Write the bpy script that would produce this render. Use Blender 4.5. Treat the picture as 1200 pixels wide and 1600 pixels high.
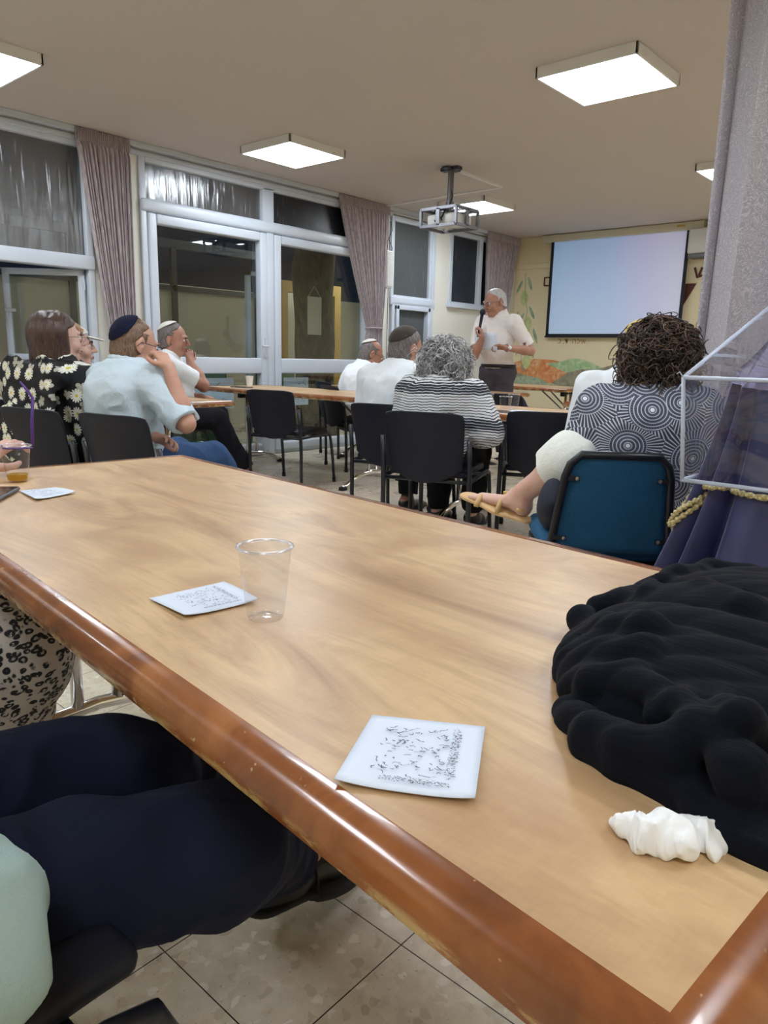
import bpy, bmesh, math, random
import numpy as np
from mathutils import Vector, Matrix, Euler
random.seed(7)
for _o in list(bpy.data.objects): bpy.data.objects.remove(_o)
SC = bpy.context.scene
COL = SC.collection
R_ = math.radians

# ------------------------------------------------------------------ camera
FPX, PITCH, ROLL, YAW = 1140.344, .211634, .0242597, .717289
CAM = Vector((0, 0, 1.06))
_f = Vector((-math.sin(YAW)*math.cos(PITCH), math.cos(YAW)*math.cos(PITCH), -math.sin(PITCH)))
_r = Vector((math.cos(YAW), math.sin(YAW), 0)); _u = _r.cross(_f)
_r2 = _r*math.cos(ROLL)+_u*math.sin(ROLL); _u2 = _u*math.cos(ROLL)-_r*math.sin(ROLL)
CR = Matrix((_r2, _u2, -_f)).transposed()
cd = bpy.data.cameras.new('camera'); cam = bpy.data.objects.new('camera', cd); COL.objects.link(cam)
cam.matrix_world = Matrix.Translation(CAM) @ CR.to_4x4()
cd.sensor_fit = 'VERTICAL'; cd.sensor_height = 36; cd.lens = FPX/1600*36
cd.clip_start = .02; cd.clip_end = 80
SC.camera = cam
# ------------------------------------------------------------------ world, exposure
w = bpy.data.worlds.new('night'); SC.world = w; w.use_nodes = True
w.node_tree.nodes['Background'].inputs[0].default_value = (.010, .014, .024, 1)
w.node_tree.nodes['Background'].inputs[1].default_value = .25
SC.view_settings.view_transform = 'Standard'; SC.view_settings.look = 'None'
SC.view_settings.gamma = 1; SC.view_settings.use_curve_mapping = False
SC.view_settings.exposure = 1.62
SC.cycles.transparent_max_bounces = 32; SC.cycles.max_bounces = 10; SC.cycles.diffuse_bounces = 8
LAMP_STRENGTH = 9.0
PROJECTOR_WATTS = 78.
OUTSIDE_FILL_WATTS = 7.

# ------------------------------------------------------------------ mesh helpers
def newmesh(name, verts, faces, mat, parent=None, smooth=False):
    me = bpy.data.meshes.new(name); me.from_pydata([tuple(v) for v in verts], [], faces); me.update()
    return link(name, me, mat, parent, smooth)
def link(name, me, mat, parent=None, smooth=False):
    o = bpy.data.objects.new(name, me); COL.objects.link(o)
    for m in (mat if isinstance(mat, (list, tuple)) else [mat]): me.materials.append(m)
    if smooth: me.polygons.foreach_set('use_smooth', [True]*len(me.polygons))
    if parent is not None: o.parent = parent
    return o
class MB:
    """collects shapes into one mesh"""
    def __init__(s): s.v = []; s.f = []; s.mi = []; s.cur = 0
    def add(s, vs, fs):
        n = len(s.v); s.v += [Vector(v) for v in vs]; s.f += [tuple(i+n for i in f) for f in fs]; s.mi += [s.cur]*len(fs); return s
    def box(s, a, b, bev=0.0):
        x0, y0, z0 = [min(a[i], b[i]) for i in range(3)]; x1, y1, z1 = [max(a[i], b[i]) for i in range(3)]
        if bev <= 0:
            return s.add([(x0,y0,z0),(x1,y0,z0),(x1,y1,z0),(x0,y1,z0),(x0,y0,z1),(x1,y0,z1),(x1,y1,z1),(x0,y1,z1)],
                  [(0,3,2,1),(4,5,6,7),(0,1,5,4),(1,2,6,5),(2,3,7,6),(3,0,4,7)])
        bm = bmesh.new(); bmesh.ops.create_cube(bm, size=1)
        bmesh.ops.scale(bm, vec=(x1-x0, y1-y0, z1-z0), verts=bm.verts)
        bmesh.ops.translate(bm, vec=((x0+x1)/2, (y0+y1)/2, (z0+z1)/2), verts=bm.verts)
        bev = min(bev, .49*min(x1-x0, y1-y0, z1-z0))
        bmesh.ops.bevel(bm, geom=bm.edges[:], offset=bev, segments=3, affect='EDGES', profile=.5)
        bm.verts.index_update(); s.add([v.co.copy() for v in bm.verts], [tuple(v.index for v in f.verts) for f in bm.faces]); bm.free(); return s
    def tube(s, pts, r, n=10, caps=True):
        pts = [Vector(p) for p in pts]; rs = r if isinstance(r, (list, tuple)) else [r]*len(pts)
        vs = []; fs = []; prev = None
        for i, p in enumerate(pts):
            t = (pts[min(i+1, len(pts)-1)]-pts[max(i-1, 0)]).normalized()
            if prev is None:
                a = Vector((0,0,1)) if abs(t.z) < .9 else Vector((1,0,0)); u = t.cross(a).normalized()
            else: u = (prev - t*prev.dot(t)).normalized()
            prev = u; v = t.cross(u)
            for k in range(n):
                an = 2*math.pi*k/n; vs.append(p+(u*math.cos(an)+v*math.sin(an))*rs[i])
        for i in range(len(pts)-1):
            for k in range(n): k2 = (k+1) % n; fs.append((i*n+k, i*n+k2, (i+1)*n+k2, (i+1)*n+k))
        if caps: fs.append(tuple(reversed(range(n)))); fs.append(tuple((len(pts)-1)*n+k for k in range(n)))
        return s.add(vs, fs)
    def lathe(s, prof, c=(0,0,0), n=32, close=False):
        vs = []; fs = []
        for (r, z) in prof:
            for k in range(n):
                a = 2*math.pi*k/n; vs.append((c[0]+r*math.cos(a), c[1]+r*math.sin(a), c[2]+z))
        for i in range(len(prof)-1):
            for k in range(n): k2 = (k+1) % n; fs.append((i*n+k, i*n+k2, (i+1)*n+k2, (i+1)*n+k))
        if prof[0][0] > 1e-6 and close: fs.append(tuple(reversed(range(n))))
        if close: fs.append(tuple((len(prof)-1)*n+k for k in range(n)))
        return s.add(vs, fs)
    def poly(s, pts, th, ax):
        """polygon extruded by vector"""
        n = len(pts); ax = Vector(ax)*th
        s.add([Vector(p) for p in pts]+[Vector(p)+ax for p in pts],
              [tuple(reversed(range(n))), tuple(range(n, 2*n))]+[(i, (i+1) % n, n+(i+1) % n, n+i) for i in range(n)]); return s
    def xf(s, M):
        s.v = [M @ v for v in s.v]; return s
    def build(s, name, mat, parent=None, smooth=False):
        me = bpy.data.meshes.new(name); me.from_pydata([tuple(v) for v in s.v], [], s.f)
        bm = bmesh.new(); bm.from_mesh(me); bmesh.ops.recalc_face_normals(bm, faces=bm.faces); bm.to_mesh(me); bm.free()
        o = link(name, me, mat, parent, smooth)
        if isinstance(mat, (list, tuple)): me.polygons.foreach_set('material_index', s.mi)
        return o
def autosmooth(o, ang=40):
    me = o.data; me.polygons.foreach_set('use_smooth', [True]*len(me.polygons))
    bm = bmesh.new(); bm.from_mesh(me)
    for e in bm.edges:
        if len(e.link_faces) == 2 and e.calc_face_angle(0) > R_(ang): e.smooth = False
    bm.to_mesh(me); bm.free(); return o
def empty(name, loc=(0,0,0), rz=0, s=1):
    o = bpy.data.objects.new(name, None); COL.objects.link(o); o.location = loc; o.rotation_euler = (0, 0, rz); o.scale = (s, s, s); o.empty_display_size = .1
    return o
def tag(o, label=None, cat=None, group=None, kind=None):
    if label: o['label'] = label
    if cat: o['category'] = cat
    if group: o['group'] = group
    if kind: o['kind'] = kind
    return o
def S(o, label=None): o['kind'] = 'structure'; return o
def copytree(o, parent=None):
    c = o.copy(); COL.objects.link(c)
    if parent is not None: c.parent = parent
    for ch in [x for x in bpy.data.objects if x.parent == o]: copytree(ch, c)
    return c
def grid(nu, nv, fn):
    vs = [fn(i/(nu-1), j/(nv-1)) for j in range(nv) for i in range(nu)]
    fs = [(j*nu+i, j*nu+i+1, (j+1)*nu+i+1, (j+1)*nu+i) for j in range(nv-1) for i in range(nu-1)]
    return vs, fs
def solid(o, th, off=0):
    m = o.modifiers.new('thick', 'SOLIDIFY'); m.thickness = th; m.offset = off; return o

# ------------------------------------------------------------------ materials
class NT:
    def __init__(s, name):
        s.m = bpy.data.materials.new(name); s.m.use_nodes = True; s.t = s.m.node_tree; s.b = s.t.nodes['Principled BSDF']; s.co = None
    def n(s, ty, **kw):
        nd = s.t.nodes.new(ty)
        for k, v in kw.items(): setattr(nd, k, v)
        return nd
    def l(s, a, b): s.t.links.new(a, b)
    def coord(s, scale=(1,1,1), loc=(0,0,0), rot=(0,0,0), kind='Object'):
        tc = s.n('ShaderNodeTexCoord'); mp = s.n('ShaderNodeMapping')
        mp.inputs['Scale'].default_value = scale; mp.inputs['Location'].default_value = loc; mp.inputs['Rotation'].default_value = rot
        s.l(tc.outputs[kind], mp.inputs[0]); return mp.outputs[0]
    def noise(s, vec, scale=5, detail=4, rough=.6, dist=0, out='Fac'):
        nd = s.n('ShaderNodeTexNoise'); nd.inputs['Scale'].default_value = scale; nd.inputs['Detail'].default_value = detail
        nd.inputs['Roughness'].default_value = rough; nd.inputs['Distortion'].default_value = dist; s.l(vec, nd.inputs['Vector']); return nd.outputs[out]
    def vor(s, vec, scale=5, feature='F1', out='Distance', dim='3D', rnd=1):
        nd = s.n('ShaderNodeTexVoronoi', feature=feature, voronoi_dimensions=dim); nd.inputs['Scale'].default_value = scale
        nd.inputs['Randomness'].default_value = rnd; s.l(vec, nd.inputs['Vector']); return nd.outputs[out]
    def ramp(s, fac, stops, interp='LINEAR'):
        nd = s.n('ShaderNodeValToRGB'); cr = nd.color_ramp; cr.interpolation = interp
        while len(cr.elements) > len(stops): cr.elements.remove(cr.elements[-1])
        while len(cr.elements) < len(stops): cr.elements.new(.5)
        for e, (p, c) in zip(cr.elements, stops):
            e.position = p; e.color = (c, c, c, 1) if isinstance(c, (int, float)) else tuple(c)+(1,)
        s.l(fac, nd.inputs[0]); return nd.outputs[0]
    def math(s, op, a, b=None, c=None):
        nd = s.n('ShaderNodeMath', operation=op)
        for i, x in enumerate((a, b, c)):
            if x is None: continue
            if isinstance(x, (int, float)): nd.inputs[i].default_value = x
            else: s.l(x, nd.inputs[i])
        return nd.outputs[0]
    def vmath(s, op, a, b=None):
        nd = s.n('ShaderNodeVectorMath', operation=op)
        for i, x in enumerate((a, b)):
            if x is None: continue
            if isinstance(x, (tuple, list)): nd.inputs[i].default_value = x
            else: s.l(x, nd.inputs[i])
        return nd.outputs['Value'] if op in ('LENGTH', 'DOT_PRODUCT', 'DISTANCE') else nd.outputs[0]
    def mix(s, fac, a, b, mode='MIX'):
        nd = s.n('ShaderNodeMixRGB', blend_type=mode)
        for i, x in enumerate((fac, a, b)):
            if isinstance(x, (int, float)): nd.inputs[i].default_value = x if i == 0 else (x, x, x, 1)
            elif isinstance(x, (tuple, list)): nd.inputs[i].default_value = tuple(x)+(1,)
            else: s.l(x, nd.inputs[i])
        return nd.outputs[0]
    def bump(s, h, strength=.3, dist=.005):
        nd = s.n('ShaderNodeBump'); nd.inputs['Strength'].default_value = strength; nd.inputs['Distance'].default_value = dist
        s.l(h, nd.inputs['Height']); s.l(nd.outputs[0], s.b.inputs['Normal']); return nd
    def sep(s, vec):
        nd = s.n('ShaderNodeSeparateXYZ'); s.l(vec, nd.inputs[0]); return nd.outputs
    def comb(s, x=0., y=0., z=0.):
        nd = s.n('ShaderNodeCombineXYZ')
        for i, v in enumerate((x, y, z)):
            if isinstance(v, (int, float)): nd.inputs[i].default_value = v
            else: s.l(v, nd.inputs[i])
        return nd.outputs[0]
    def set(s, **kw):
        for k, v in kw.items():
            k = {'col': 'Base Color', 'rough': 'Roughness', 'metal': 'Metallic', 'spec': 'Specular IOR Level', 'sheen': 'Sheen Weight', 'coat': 'Coat Weight', 'sss': 'Subsurface Weight', 'trans': 'Transmission Weight', 'ior': 'IOR', 'alpha': 'Alpha'}[k]
            if isinstance(v, (int, float)): s.b.inputs[k].default_value = v
            elif isinstance(v, (tuple, list)): s.b.inputs[k].default_value = tuple(v)+(1,)
            else: s.l(v, s.b.inputs[k])
        return s
def rgb(r, g, b):
    f = lambda c: ((c/255+.055)/1.055)**2.4 if c > 10 else c/255/12.92
    return (f(r), f(g), f(b))
def simple(name, col, rough=.6, metal=0, var=.06, vs=8, bump=0, bs=60, **kw):
    m = NT(name); v = m.coord(); nz = m.noise(v, vs, 4)
    a = tuple(c*(1-var) for c in col); b = tuple(min(1, c*(1+var)) for c in col)
    m.set(col=m.mix(nz, a, b), rough=rough, metal=metal, **kw)
    if bump: m.bump(m.noise(v, bs, 4), bump, .003)
    return m.m
M = {}
M['ceil'] = simple('ceiling_paint', rgb(200,192,186), .9, bump=.15, bs=90, var=.02, vs=1.5)
M['cream'] = simple('cream_wall_paint', rgb(226,214,180), .85, bump=.1, bs=60, var=.03, vs=1.2)
M['white_wall'] = simple('white_wall_paint', rgb(222,222,214), .8, bump=.08, bs=60, var=.03, vs=2)
M['grey_wall'] = simple('corridor_paint', rgb(190,180,160), .85, var=.06, vs=2)
M['frame'] = simple('white_aluminium', rgb(194,203,215), .35, var=.03, vs=5)
M['black_plastic'] = simple('black_chair_plastic', rgb(24,26,37), .5, var=.12, vs=30, bump=.06, bs=300, spec=.28)
M['black_metal'] = simple('black_metal_tube', rgb(24,26,34), .35, var=.1)
M['chrome'] = simple('chrome', (.8,.8,.82), .12, 1, var=.02)
M['steel'] = simple('grey_steel', rgb(120,120,125), .4, .8, var=.05)
M['rubber'] = simple('black_rubber', rgb(18,18,20), .7)
M['white_plastic'] = simple('white_plastic', rgb(225,226,224), .4, var=.02)
M['paper'] = simple('white_paper', rgb(214,224,240), .8, var=.02)
M['ink'] = simple('grey_ink', rgb(116,120,146), .8)
M['ink_dark'] = simple('dark_ink', rgb(84,80,108), .8)
M['brown_ink'] = simple('ochre_paint', rgb(168,124,60), .8)
M['dark_red'] = simple('dark_red_wood', rgb(84,34,26), .6)
M['navy_cloth'] = simple('dark_navy_cloth', rgb(20,24,42), .85, bump=.2, bs=200)
M['brass'] = simple('brass', rgb(200,170,90), .3, .9)
M['screw'] = simple('screw_metal', rgb(190,185,175), .3, .9)
M['phone'] = simple('phone_glass', rgb(14,16,20), .12)
M['tissue'] = simple('white_tissue', rgb(236,238,240), .85, bump=.2, bs=150, var=.02)
M['casing'] = simple('screen_casing', rgb(205,202,180), .5, var=.03)
M['black_edge'] = simple('screen_black_border', rgb(22,24,34), .7)
M['green_board'] = simple('green_board', rgb(60,92,60), .6, var=.15, vs=4)
M['yellow_wood'] = simple('yellow_wood', rgb(190,150,80), .6, var=.1, vs=6)
M['dark_metal'] = simple('dark_painted_metal', rgb(48,50,60), .5)
def two_sided_fresnel(m, ior):
    """the same reflectance seen from either side of a thin sheet"""
    fr = m.n('ShaderNodeFresnel'); ge = m.n('ShaderNodeNewGeometry')
    m.l(m.math('ADD', ior, m.math('MULTIPLY', ge.outputs['Backfacing'], 1/ior-ior)), fr.inputs[0]); return fr
def glass_mat(name, streak=False, tint=(.86,.9,.9)):
    m = NT(name); t = m.t; t.nodes.remove(m.b)
    out = t.nodes['Material Output']; tr = m.n('ShaderNodeBsdfTransparent'); tr.inputs[0].default_value = tint+(1,)
    gl = m.n('ShaderNodeBsdfAnisotropic' if False else 'ShaderNodeBsdfGlossy'); gl.inputs['Color'].default_value = (1,1,1,1); gl.inputs['Roughness'].default_value = .01
    fr = two_sided_fresnel(m, 1.5)
    mx = m.n('ShaderNodeMixShader')
    f2 = m.math('MULTIPLY', fr.outputs[0], 2.6 if streak else 1.1)
    m.l(f2, mx.inputs[0]); m.l(tr.outputs[0], mx.inputs[1]); m.l(gl.outputs[0], mx.inputs[2]); m.l(mx.outputs[0], out.inputs[0])
    if streak:
        df = m.n('ShaderNodeBsdfDiffuse'); df.inputs[0].default_value = (.25,.26,.26,1); m2 = m.n('ShaderNodeMixShader'); m2.inputs[0].default_value = .16
        m.l(tr.outputs[0], m2.inputs[1]); m.l(df.outputs[0], m2.inputs[2]); m.l(m2.outputs[0], mx.inputs[1])
        v = m.coord((1, 5.5, .55)); nz = m.noise(v, 3, 2, .5, .4)
        v2 = m.coord((1, 60, 60)); n2 = m.noise(v2, 4, 2)
        bp = m.n('ShaderNodeBump'); bp.inputs['Strength'].default_value = .7; bp.inputs['Distance'].default_value = .025
        h = m.math('ADD', nz, m.math('MULTIPLY', n2, .02)); m.l(h, bp.inputs['Height']); m.l(bp.outputs[0], gl.inputs['Normal'])
        gl.inputs['Roughness'].default_value = .2
    return m.m
M['glass'] = glass_mat('window_glass')
def frosted(name, c, r=.3):
    m = NT(name); n = m.noise(m.coord((1,14,1.2)), 3, 4); m.set(col=m.mix(m.ramp(n, [(.62, 0), (.75, .35)]), c, rgb(170,172,175)), rough=r, spec=.5); m.bump(m.noise(m.coord((1,1,1)), 260, 2), .2, .002); return m.m
M['frost'] = frosted('frosted_grey_glass', rgb(78,82,82)); M['frost_dark'] = frosted('frosted_dark_glass', rgb(26,27,32))
M['streak_glass'] = glass_mat('streaky_patterned_glass', True, (.55,.57,.6))
def clear_plastic(name, tint, rough, ior, bumpy=0, k=1.0):
    m = NT(name); t = m.t; t.nodes.remove(m.b); out = t.nodes['Material Output']
    tr = m.n('ShaderNodeBsdfTransparent'); tr.inputs[0].default_value = tint+(1,)
    gl = m.n('ShaderNodeBsdfGlossy'); gl.inputs['Roughness'].default_value = rough; gl.inputs['Color'].default_value = (.95,.97,1,1)
    fr = two_sided_fresnel(m, ior); mx = m.n('ShaderNodeMixShader')
    m.l(m.math('MULTIPLY', fr.outputs[0], k), mx.inputs[0]); m.l(tr.outputs[0], mx.inputs[1]); m.l(gl.outputs[0], mx.inputs[2]); m.l(mx.outputs[0], out.inputs[0])
    if bumpy:
        v = m.coord(); nz = m.noise(v, 5, 3, .5, 1.5)
        bp = m.n('ShaderNodeBump'); bp.inputs['Strength'].default_value = bumpy; bp.inputs['Distance'].default_value = .03
        m.l(nz, bp.inputs['Height']); m.l(bp.outputs[0], gl.inputs['Normal']); m.l(bp.outputs[0], fr.inputs['Normal'])
    return m.m
M['cup'] = clear_plastic('clear_cup_plastic', (.95,.95,.96), .08, 1.5)
M['cup_rim'] = clear_plastic('cup_rim_plastic', (.93,.94,.96), .2, 2.2, 0, 1.6)
M['cover'] = clear_plastic('clear_cover_plastic', (.93,.94,.97), .08, 1.5, .5, 1.6)
M['cover_seam'] = simple('cover_piping', rgb(190,200,222), .3)
M['lens'] = clear_plastic('spectacle_lens', (.92,.93,.95), .03, 1.5)
def liquid():
    m = NT('amber_drink'); m.set(col=rgb(214,170,40), rough=.1, trans=.5, ior=1.2); return m.m
M['tea'] = liquid()
def floor_mat():
    m = NT('terrazzo_tiles'); v = m.coord(loc=(.715+.302*20, -.897+.302*30, 0))
    vw = m.vmath('ADD', v, m.vmath('MULTIPLY', m.noise(v, 60, 2, .5, 0, 'Color'), (.014,.014,0)))
    d1 = m.vor(vw, 52, out='Color'); dd = m.vor(vw, 52, 'DISTANCE_TO_EDGE')
    big = m.vor(v, 11, out='Color'); chip = m.math('GREATER_THAN', m.sep(d1)[0], .72)
    base = m.ramp(m.noise(v, 14, 6, .7), [(.3, rgb(196,184,164)), (.7, rgb(222,212,194))])
    cc = m.ramp(m.sep(d1)[1], [(0, rgb(172,156,132)), (.45, rgb(200,188,164)), (.8, rgb(238,232,220))])
    c = m.mix(m.math('MULTIPLY', chip, m.ramp(dd, [(.03, 0), (.10, .62)])), base, cc)
    sp = m.ramp(m.noise(v, 130, 2, .5), [(.68, 0), (.72, .5)]); c = m.mix(sp, c, rgb(120,108,92))
    tn = m.vor(m.coord((1/.302,1/.302,0), (.715/.302, -.897/.302, 0)), 1, out='Color', rnd=0)
    c = m.mix(.05, c, tn, 'MULTIPLY')
    br = m.n('ShaderNodeTexBrick', offset=0., squash=1.); m.l(v, br.inputs['Vector'])
    br.inputs['Scale'].default_value = 1; br.inputs['Brick Width'].default_value = .302; br.inputs['Row Height'].default_value = .302
    br.inputs['Mortar Size'].default_value = .0012; br.inputs['Mortar Smooth'].default_value = 0
    c = m.mix(br.outputs['Fac'], c, rgb(48,42,40))
    m.set(col=c, rough=m.ramp(m.noise(v, 3, 4), [(.3, .22), (.7, .36)]), spec=.45)
    return m.m
M['floor'] = floor_mat()
def laminate():
    m = NT('maple_laminate'); v = m.coord((1, 4.5, 1))
    n1 = m.noise(v, 1.6, 6, .62, 1.2); n2 = m.noise(m.coord((2.2, 1.6, 1)), 3, 4, .6, .5); n3 = m.noise(m.coord((3, 60, 1)), 4, 3)
    nf = m.noise(m.coord((90, 14, 1)), 3, 2)
    c = m.ramp(n1, [(.30, rgb(150,114,82)), (.44, rgb(188,154,114)), (.56, rgb(212,180,136)), (.70, rgb(172,136,100))])
    c = m.mix(m.ramp(n2, [(.38, .5), (.58, 0)]), c, rgb(172,132,98))
    c = m.mix(m.math('MULTIPLY', n3, .22), c, rgb(150,118,84)); c = m.mix(m.math('MULTIPLY', nf, .12), c, rgb(236,206,160))
    m.set(col=c, rough=m.ramp(n2, [(.3, .30), (.7, .42)]), spec=.42); m.bump(n3, .03, .002); return m.m
M['laminate'] = laminate()
def rim():
    m = NT('varnished_edge_wood'); v = m.coord((6, 6, 6)); n1 = m.noise(v, 1.5, 5, .6, .6)
    c = m.ramp(n1, [(.3, rgb(96,54,28)), (.5, rgb(134,78,40)), (.75, rgb(168,108,62))])
    z = m.sep(m.coord())[2]
    wear = m.math('MULTIPLY', m.ramp(m.noise(m.coord((5,5,14)), 3, 6, .7), [(.47, 0), (.57, 1)]), m.ramp(m.math('MULTIPLY', m.math('SUBTRACT', .739, z), 30.), [(.5, 0), (.8, .8)]))
    c = m.mix(wear, c, rgb(196,168,112))
    sc = m.ramp(m.noise(m.coord((30,30,30)), 2, 3), [(.68, 0), (.72, .7)]); c = m.mix(sc, c, rgb(214,180,140))
    m.set(col=c, rough=.22, coat=.3); m.bump(n1, .1, .003); return m.m
M['rim'] = rim()
def fabric(name, col, var=.1, rough=.9, weave=350, bump=.25, sheen=0., wr=0):
    m = NT(name); v = m.coord(); n1 = m.noise(v, weave, 2); n2 = m.noise(v, 9, 4)
    a = tuple(c*(1-var) for c in col); b = tuple(min(1, c*(1+var)) for c in col)
    m.set(col=m.mix(m.math('MULTIPLY', m.math('ADD', n1, n2), .5), a, b), rough=rough, sheen=sheen, spec=.2)
    h = m.math('ADD', m.math('MULTIPLY', n1, .3), m.math('MULTIPLY', m.noise(v, 14, 4, .6, .8), wr)); m.bump(h, bump, .01); return m.m
M['white_shirt'] = fabric('white_shirt_cotton', rgb(226,232,238), .03, wr=1.2, bump=.35)
M['cream_shirt'] = fabric('cream_shirt_cotton', rgb(228,222,218), .03, wr=1.2, bump=.35)
M['blue_shirt'] = fabric('pale_blue_shirt_cotton', rgb(196,212,224), .04, wr=1.4, bump=.4)
M['tshirt'] = fabric('white_jersey', rgb(228,232,236), .03, wr=1, bump=.3)
M['royal'] = fabric('blue_blouse', rgb(58,104,160), .2, wr=1.2, bump=.4)
M['sage'] = fabric('sage_shirt', rgb(158,180,176), .08, wr=1, bump=.4)
M['grey_trouser'] = fabric('charcoal_trousers', rgb(72,66,74), .12, wr=1)
M['black_trouser'] = fabric('black_trousers', rgb(20,20,26), .2, wr=1)
M['navy_trouser'] = fabric('navy_trousers', rgb(22,26,46), .16, wr=1.2, bump=.35)
M['jeans'] = fabric('blue_denim', rgb(52,76,112), .3, wr=1)
M['khaki'] = fabric('khaki_cotton', rgb(150,140,124), .1, wr=1)
M['white_skirt'] = fabric('white_lace_skirt', rgb(222,224,218), .05, weave=90, bump=.5, wr=1)
M['kippah_navy'] = fabric('navy_crochet', rgb(20,24,48), .3, weave=260, bump=.6)
M['kippah_olive'] = fabric('dark_olive_velvet', rgb(58,52,46), .2, weave=260, sheen=.2)
M['kippah_white'] = fabric('white_crochet', rgb(214,212,206), .12, weave=200, bump=.7)
M['kippah_gold'] = fabric('gold_crochet', rgb(206,186,110), .2, weave=200, bump=.7)
M['leather_tan'] = simple('tan_leather', rgb(206,170,120), .45, var=.05, bump=.1)
M['leather_black'] = simple('black_leather', rgb(16,16,18), .38, var=.1, bump=.1)
M['leather_brown'] = simple('brown_leather', rgb(64,46,40), .5, var=.1)
M['blue_uphol'] = fabric('blue_upholstery', rgb(38,84,118), .35, weave=160, bump=.7)
M['lips'] = simple('lips', rgb(168,92,86), .5)
def skin(name, col, red=(196,110,90)):
    m = NT(name); v = m.coord(); n = m.noise(v, 16, 4); n2 = m.noise(v, 120, 3)
    c = m.mix(m.ramp(n, [(.45, 0), (.75, .45)]), col, rgb(*red)); m.set(col=c, rough=.5, sss=.08); m.b.inputs['Subsurface Radius'].default_value = (.02,.008,.004)
    m.b.inputs['Subsurface Scale'].default_value = .4
    m.bump(n2, .12, .002); return m.m
M['skin'] = skin('skin', rgb(192,148,128), (182,110,94)); M['skin_tan'] = skin('tanned_skin', rgb(172,126,106), (156,88,74)); M['skin_pale'] = skin('pale_skin', rgb(208,170,154), (190,124,110))
def hairm(name, c0, c1, rough=.5, s=(60,60,14)):
    m = NT(name); v = m.coord(s); n = m.noise(v, 3, 3, .6)
    if 'curls' in name: ge = m.n('ShaderNodeNewGeometry'); n = m.math('ADD', m.math('MULTIPLY', n, .4), m.math('MULTIPLY', ge.outputs['Random Per Island'], .6))
    m.t; m.set(col=m.ramp(n, [(.3, c0), (.7, c1)]), rough=rough); m.bump(n, .5, .004); return m.m
M['hair_grey'] = hairm('short_grey_hair', rgb(150,148,146), rgb(206,206,206))
M['hair_salt'] = hairm('grey_brown_hair', rgb(66,60,60), rgb(126,118,116))
M['hair_brown'] = hairm('greying_brown_hair', rgb(76,56,46), rgb(134,104,84))
M['hair_dark'] = hairm('dark_straight_hair', rgb(30,20,20), rgb(92,66,56), .35, (70,70,5))
M['hair_auburn'] = hairm('light_brown_hair', rgb(120,86,60), rgb(170,130,96), .4, (70,70,5))
M['curl_grey'] = hairm('grey_curls', rgb(96,96,100), rgb(224,224,226), .45, (20,20,20))
M['curl_brown'] = hairm('dark_brown_curls', rgb(28,20,17), rgb(100,77,64), .45, (20,20,20))
def curtain_mat():
    m = NT('taupe_curtain'); v = m.coord((1,1,.12)); n = m.noise(v, 90, 3); m.set(col=m.ramp(n, [(.3, rgb(146,136,142)), (.7, rgb(196,186,190))]), rough=.85, sheen=.2)
    m.bump(n, .2, .003); return m.m
M['curtain'] = curtain_mat()
def damask():
    m = NT('silver_damask_curtain'); v = m.coord((1.,1.,1.)); x, y, z = m.sep(v)
    w = m.comb(m.math('ADD', m.math('MULTIPLY', x, 9.), 0.), m.math('MULTIPLY', z, 9.), 0.)
    vec = m.vmath('ADD', w, m.vmath('SCALE', m.noise(v, 12, 2, .5, 0, 'Color')) if False else w)
    nn = m.n('ShaderNodeTexNoise'); nn.inputs['Scale'].default_value = 14; nn.inputs['Detail'].default_value = 2; nn.inputs['Distortion'].default_value = 2.5; m.l(v, nn.inputs['Vector'])
    rings = m.math('SINE', m.math('MULTIPLY', nn.outputs['Fac'], 60.)); pat = m.ramp(rings, [(.45, 0), (.65, 1)])
    f = m.noise(v, 220, 2)
    c = m.mix(m.math('MULTIPLY', pat, .8), rgb(172,168,178), rgb(214,210,218)); c = m.mix(m.math('MULTIPLY', f, .22), c, rgb(140,136,148))
    m.set(col=c, rough=m.math('SUBTRACT', .7, m.math('MULTIPLY', pat, .25)), sheen=.3); m.bump(pat, .15, .002); return m.m
M['damask'] = damask()
def velvet():
    m = NT('navy_velvet'); v = m.coord(); n = m.noise(v, 7, 4, .6, .5)
    m.set(col=m.ramp(n, [(.3, rgb(26,29,70)), (.7, rgb(50,53,104))]), rough=.5, sheen=1.); m.b.inputs['Sheen Roughness'].default_value = .35
    m.b.inputs['Sheen Tint'].default_value = (.55,.5,.75,1); m.bump(n, .2, .01); return m.m
M['velvet'] = velvet()
def braid():
    m = NT('gold_braid'); v = m.coord(); n = m.vor(v, 160); m.set(col=m.ramp(n, [(.1, rgb(226,216,170)), (.7, rgb(168,150,96))]), rough=.45); m.bump(n, .8, .004); return m.m
M['braid'] = braid()
def shawl_mat():
    m = NT('black_crinkle_cloth'); v = m.coord((1,1,1), rot=(0,0,.6)); s = m.noise(m.coord((10,170,60), rot=(0,0,.5)), 1.2, 3)
    m.set(col=m.mix(s, rgb(8,10,17), rgb(16,19,31)), rough=.9, spec=.12, sheen=.02); m.bump(s, .35, .004); return m.m
M['shawl'] = shawl_mat()
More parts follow.
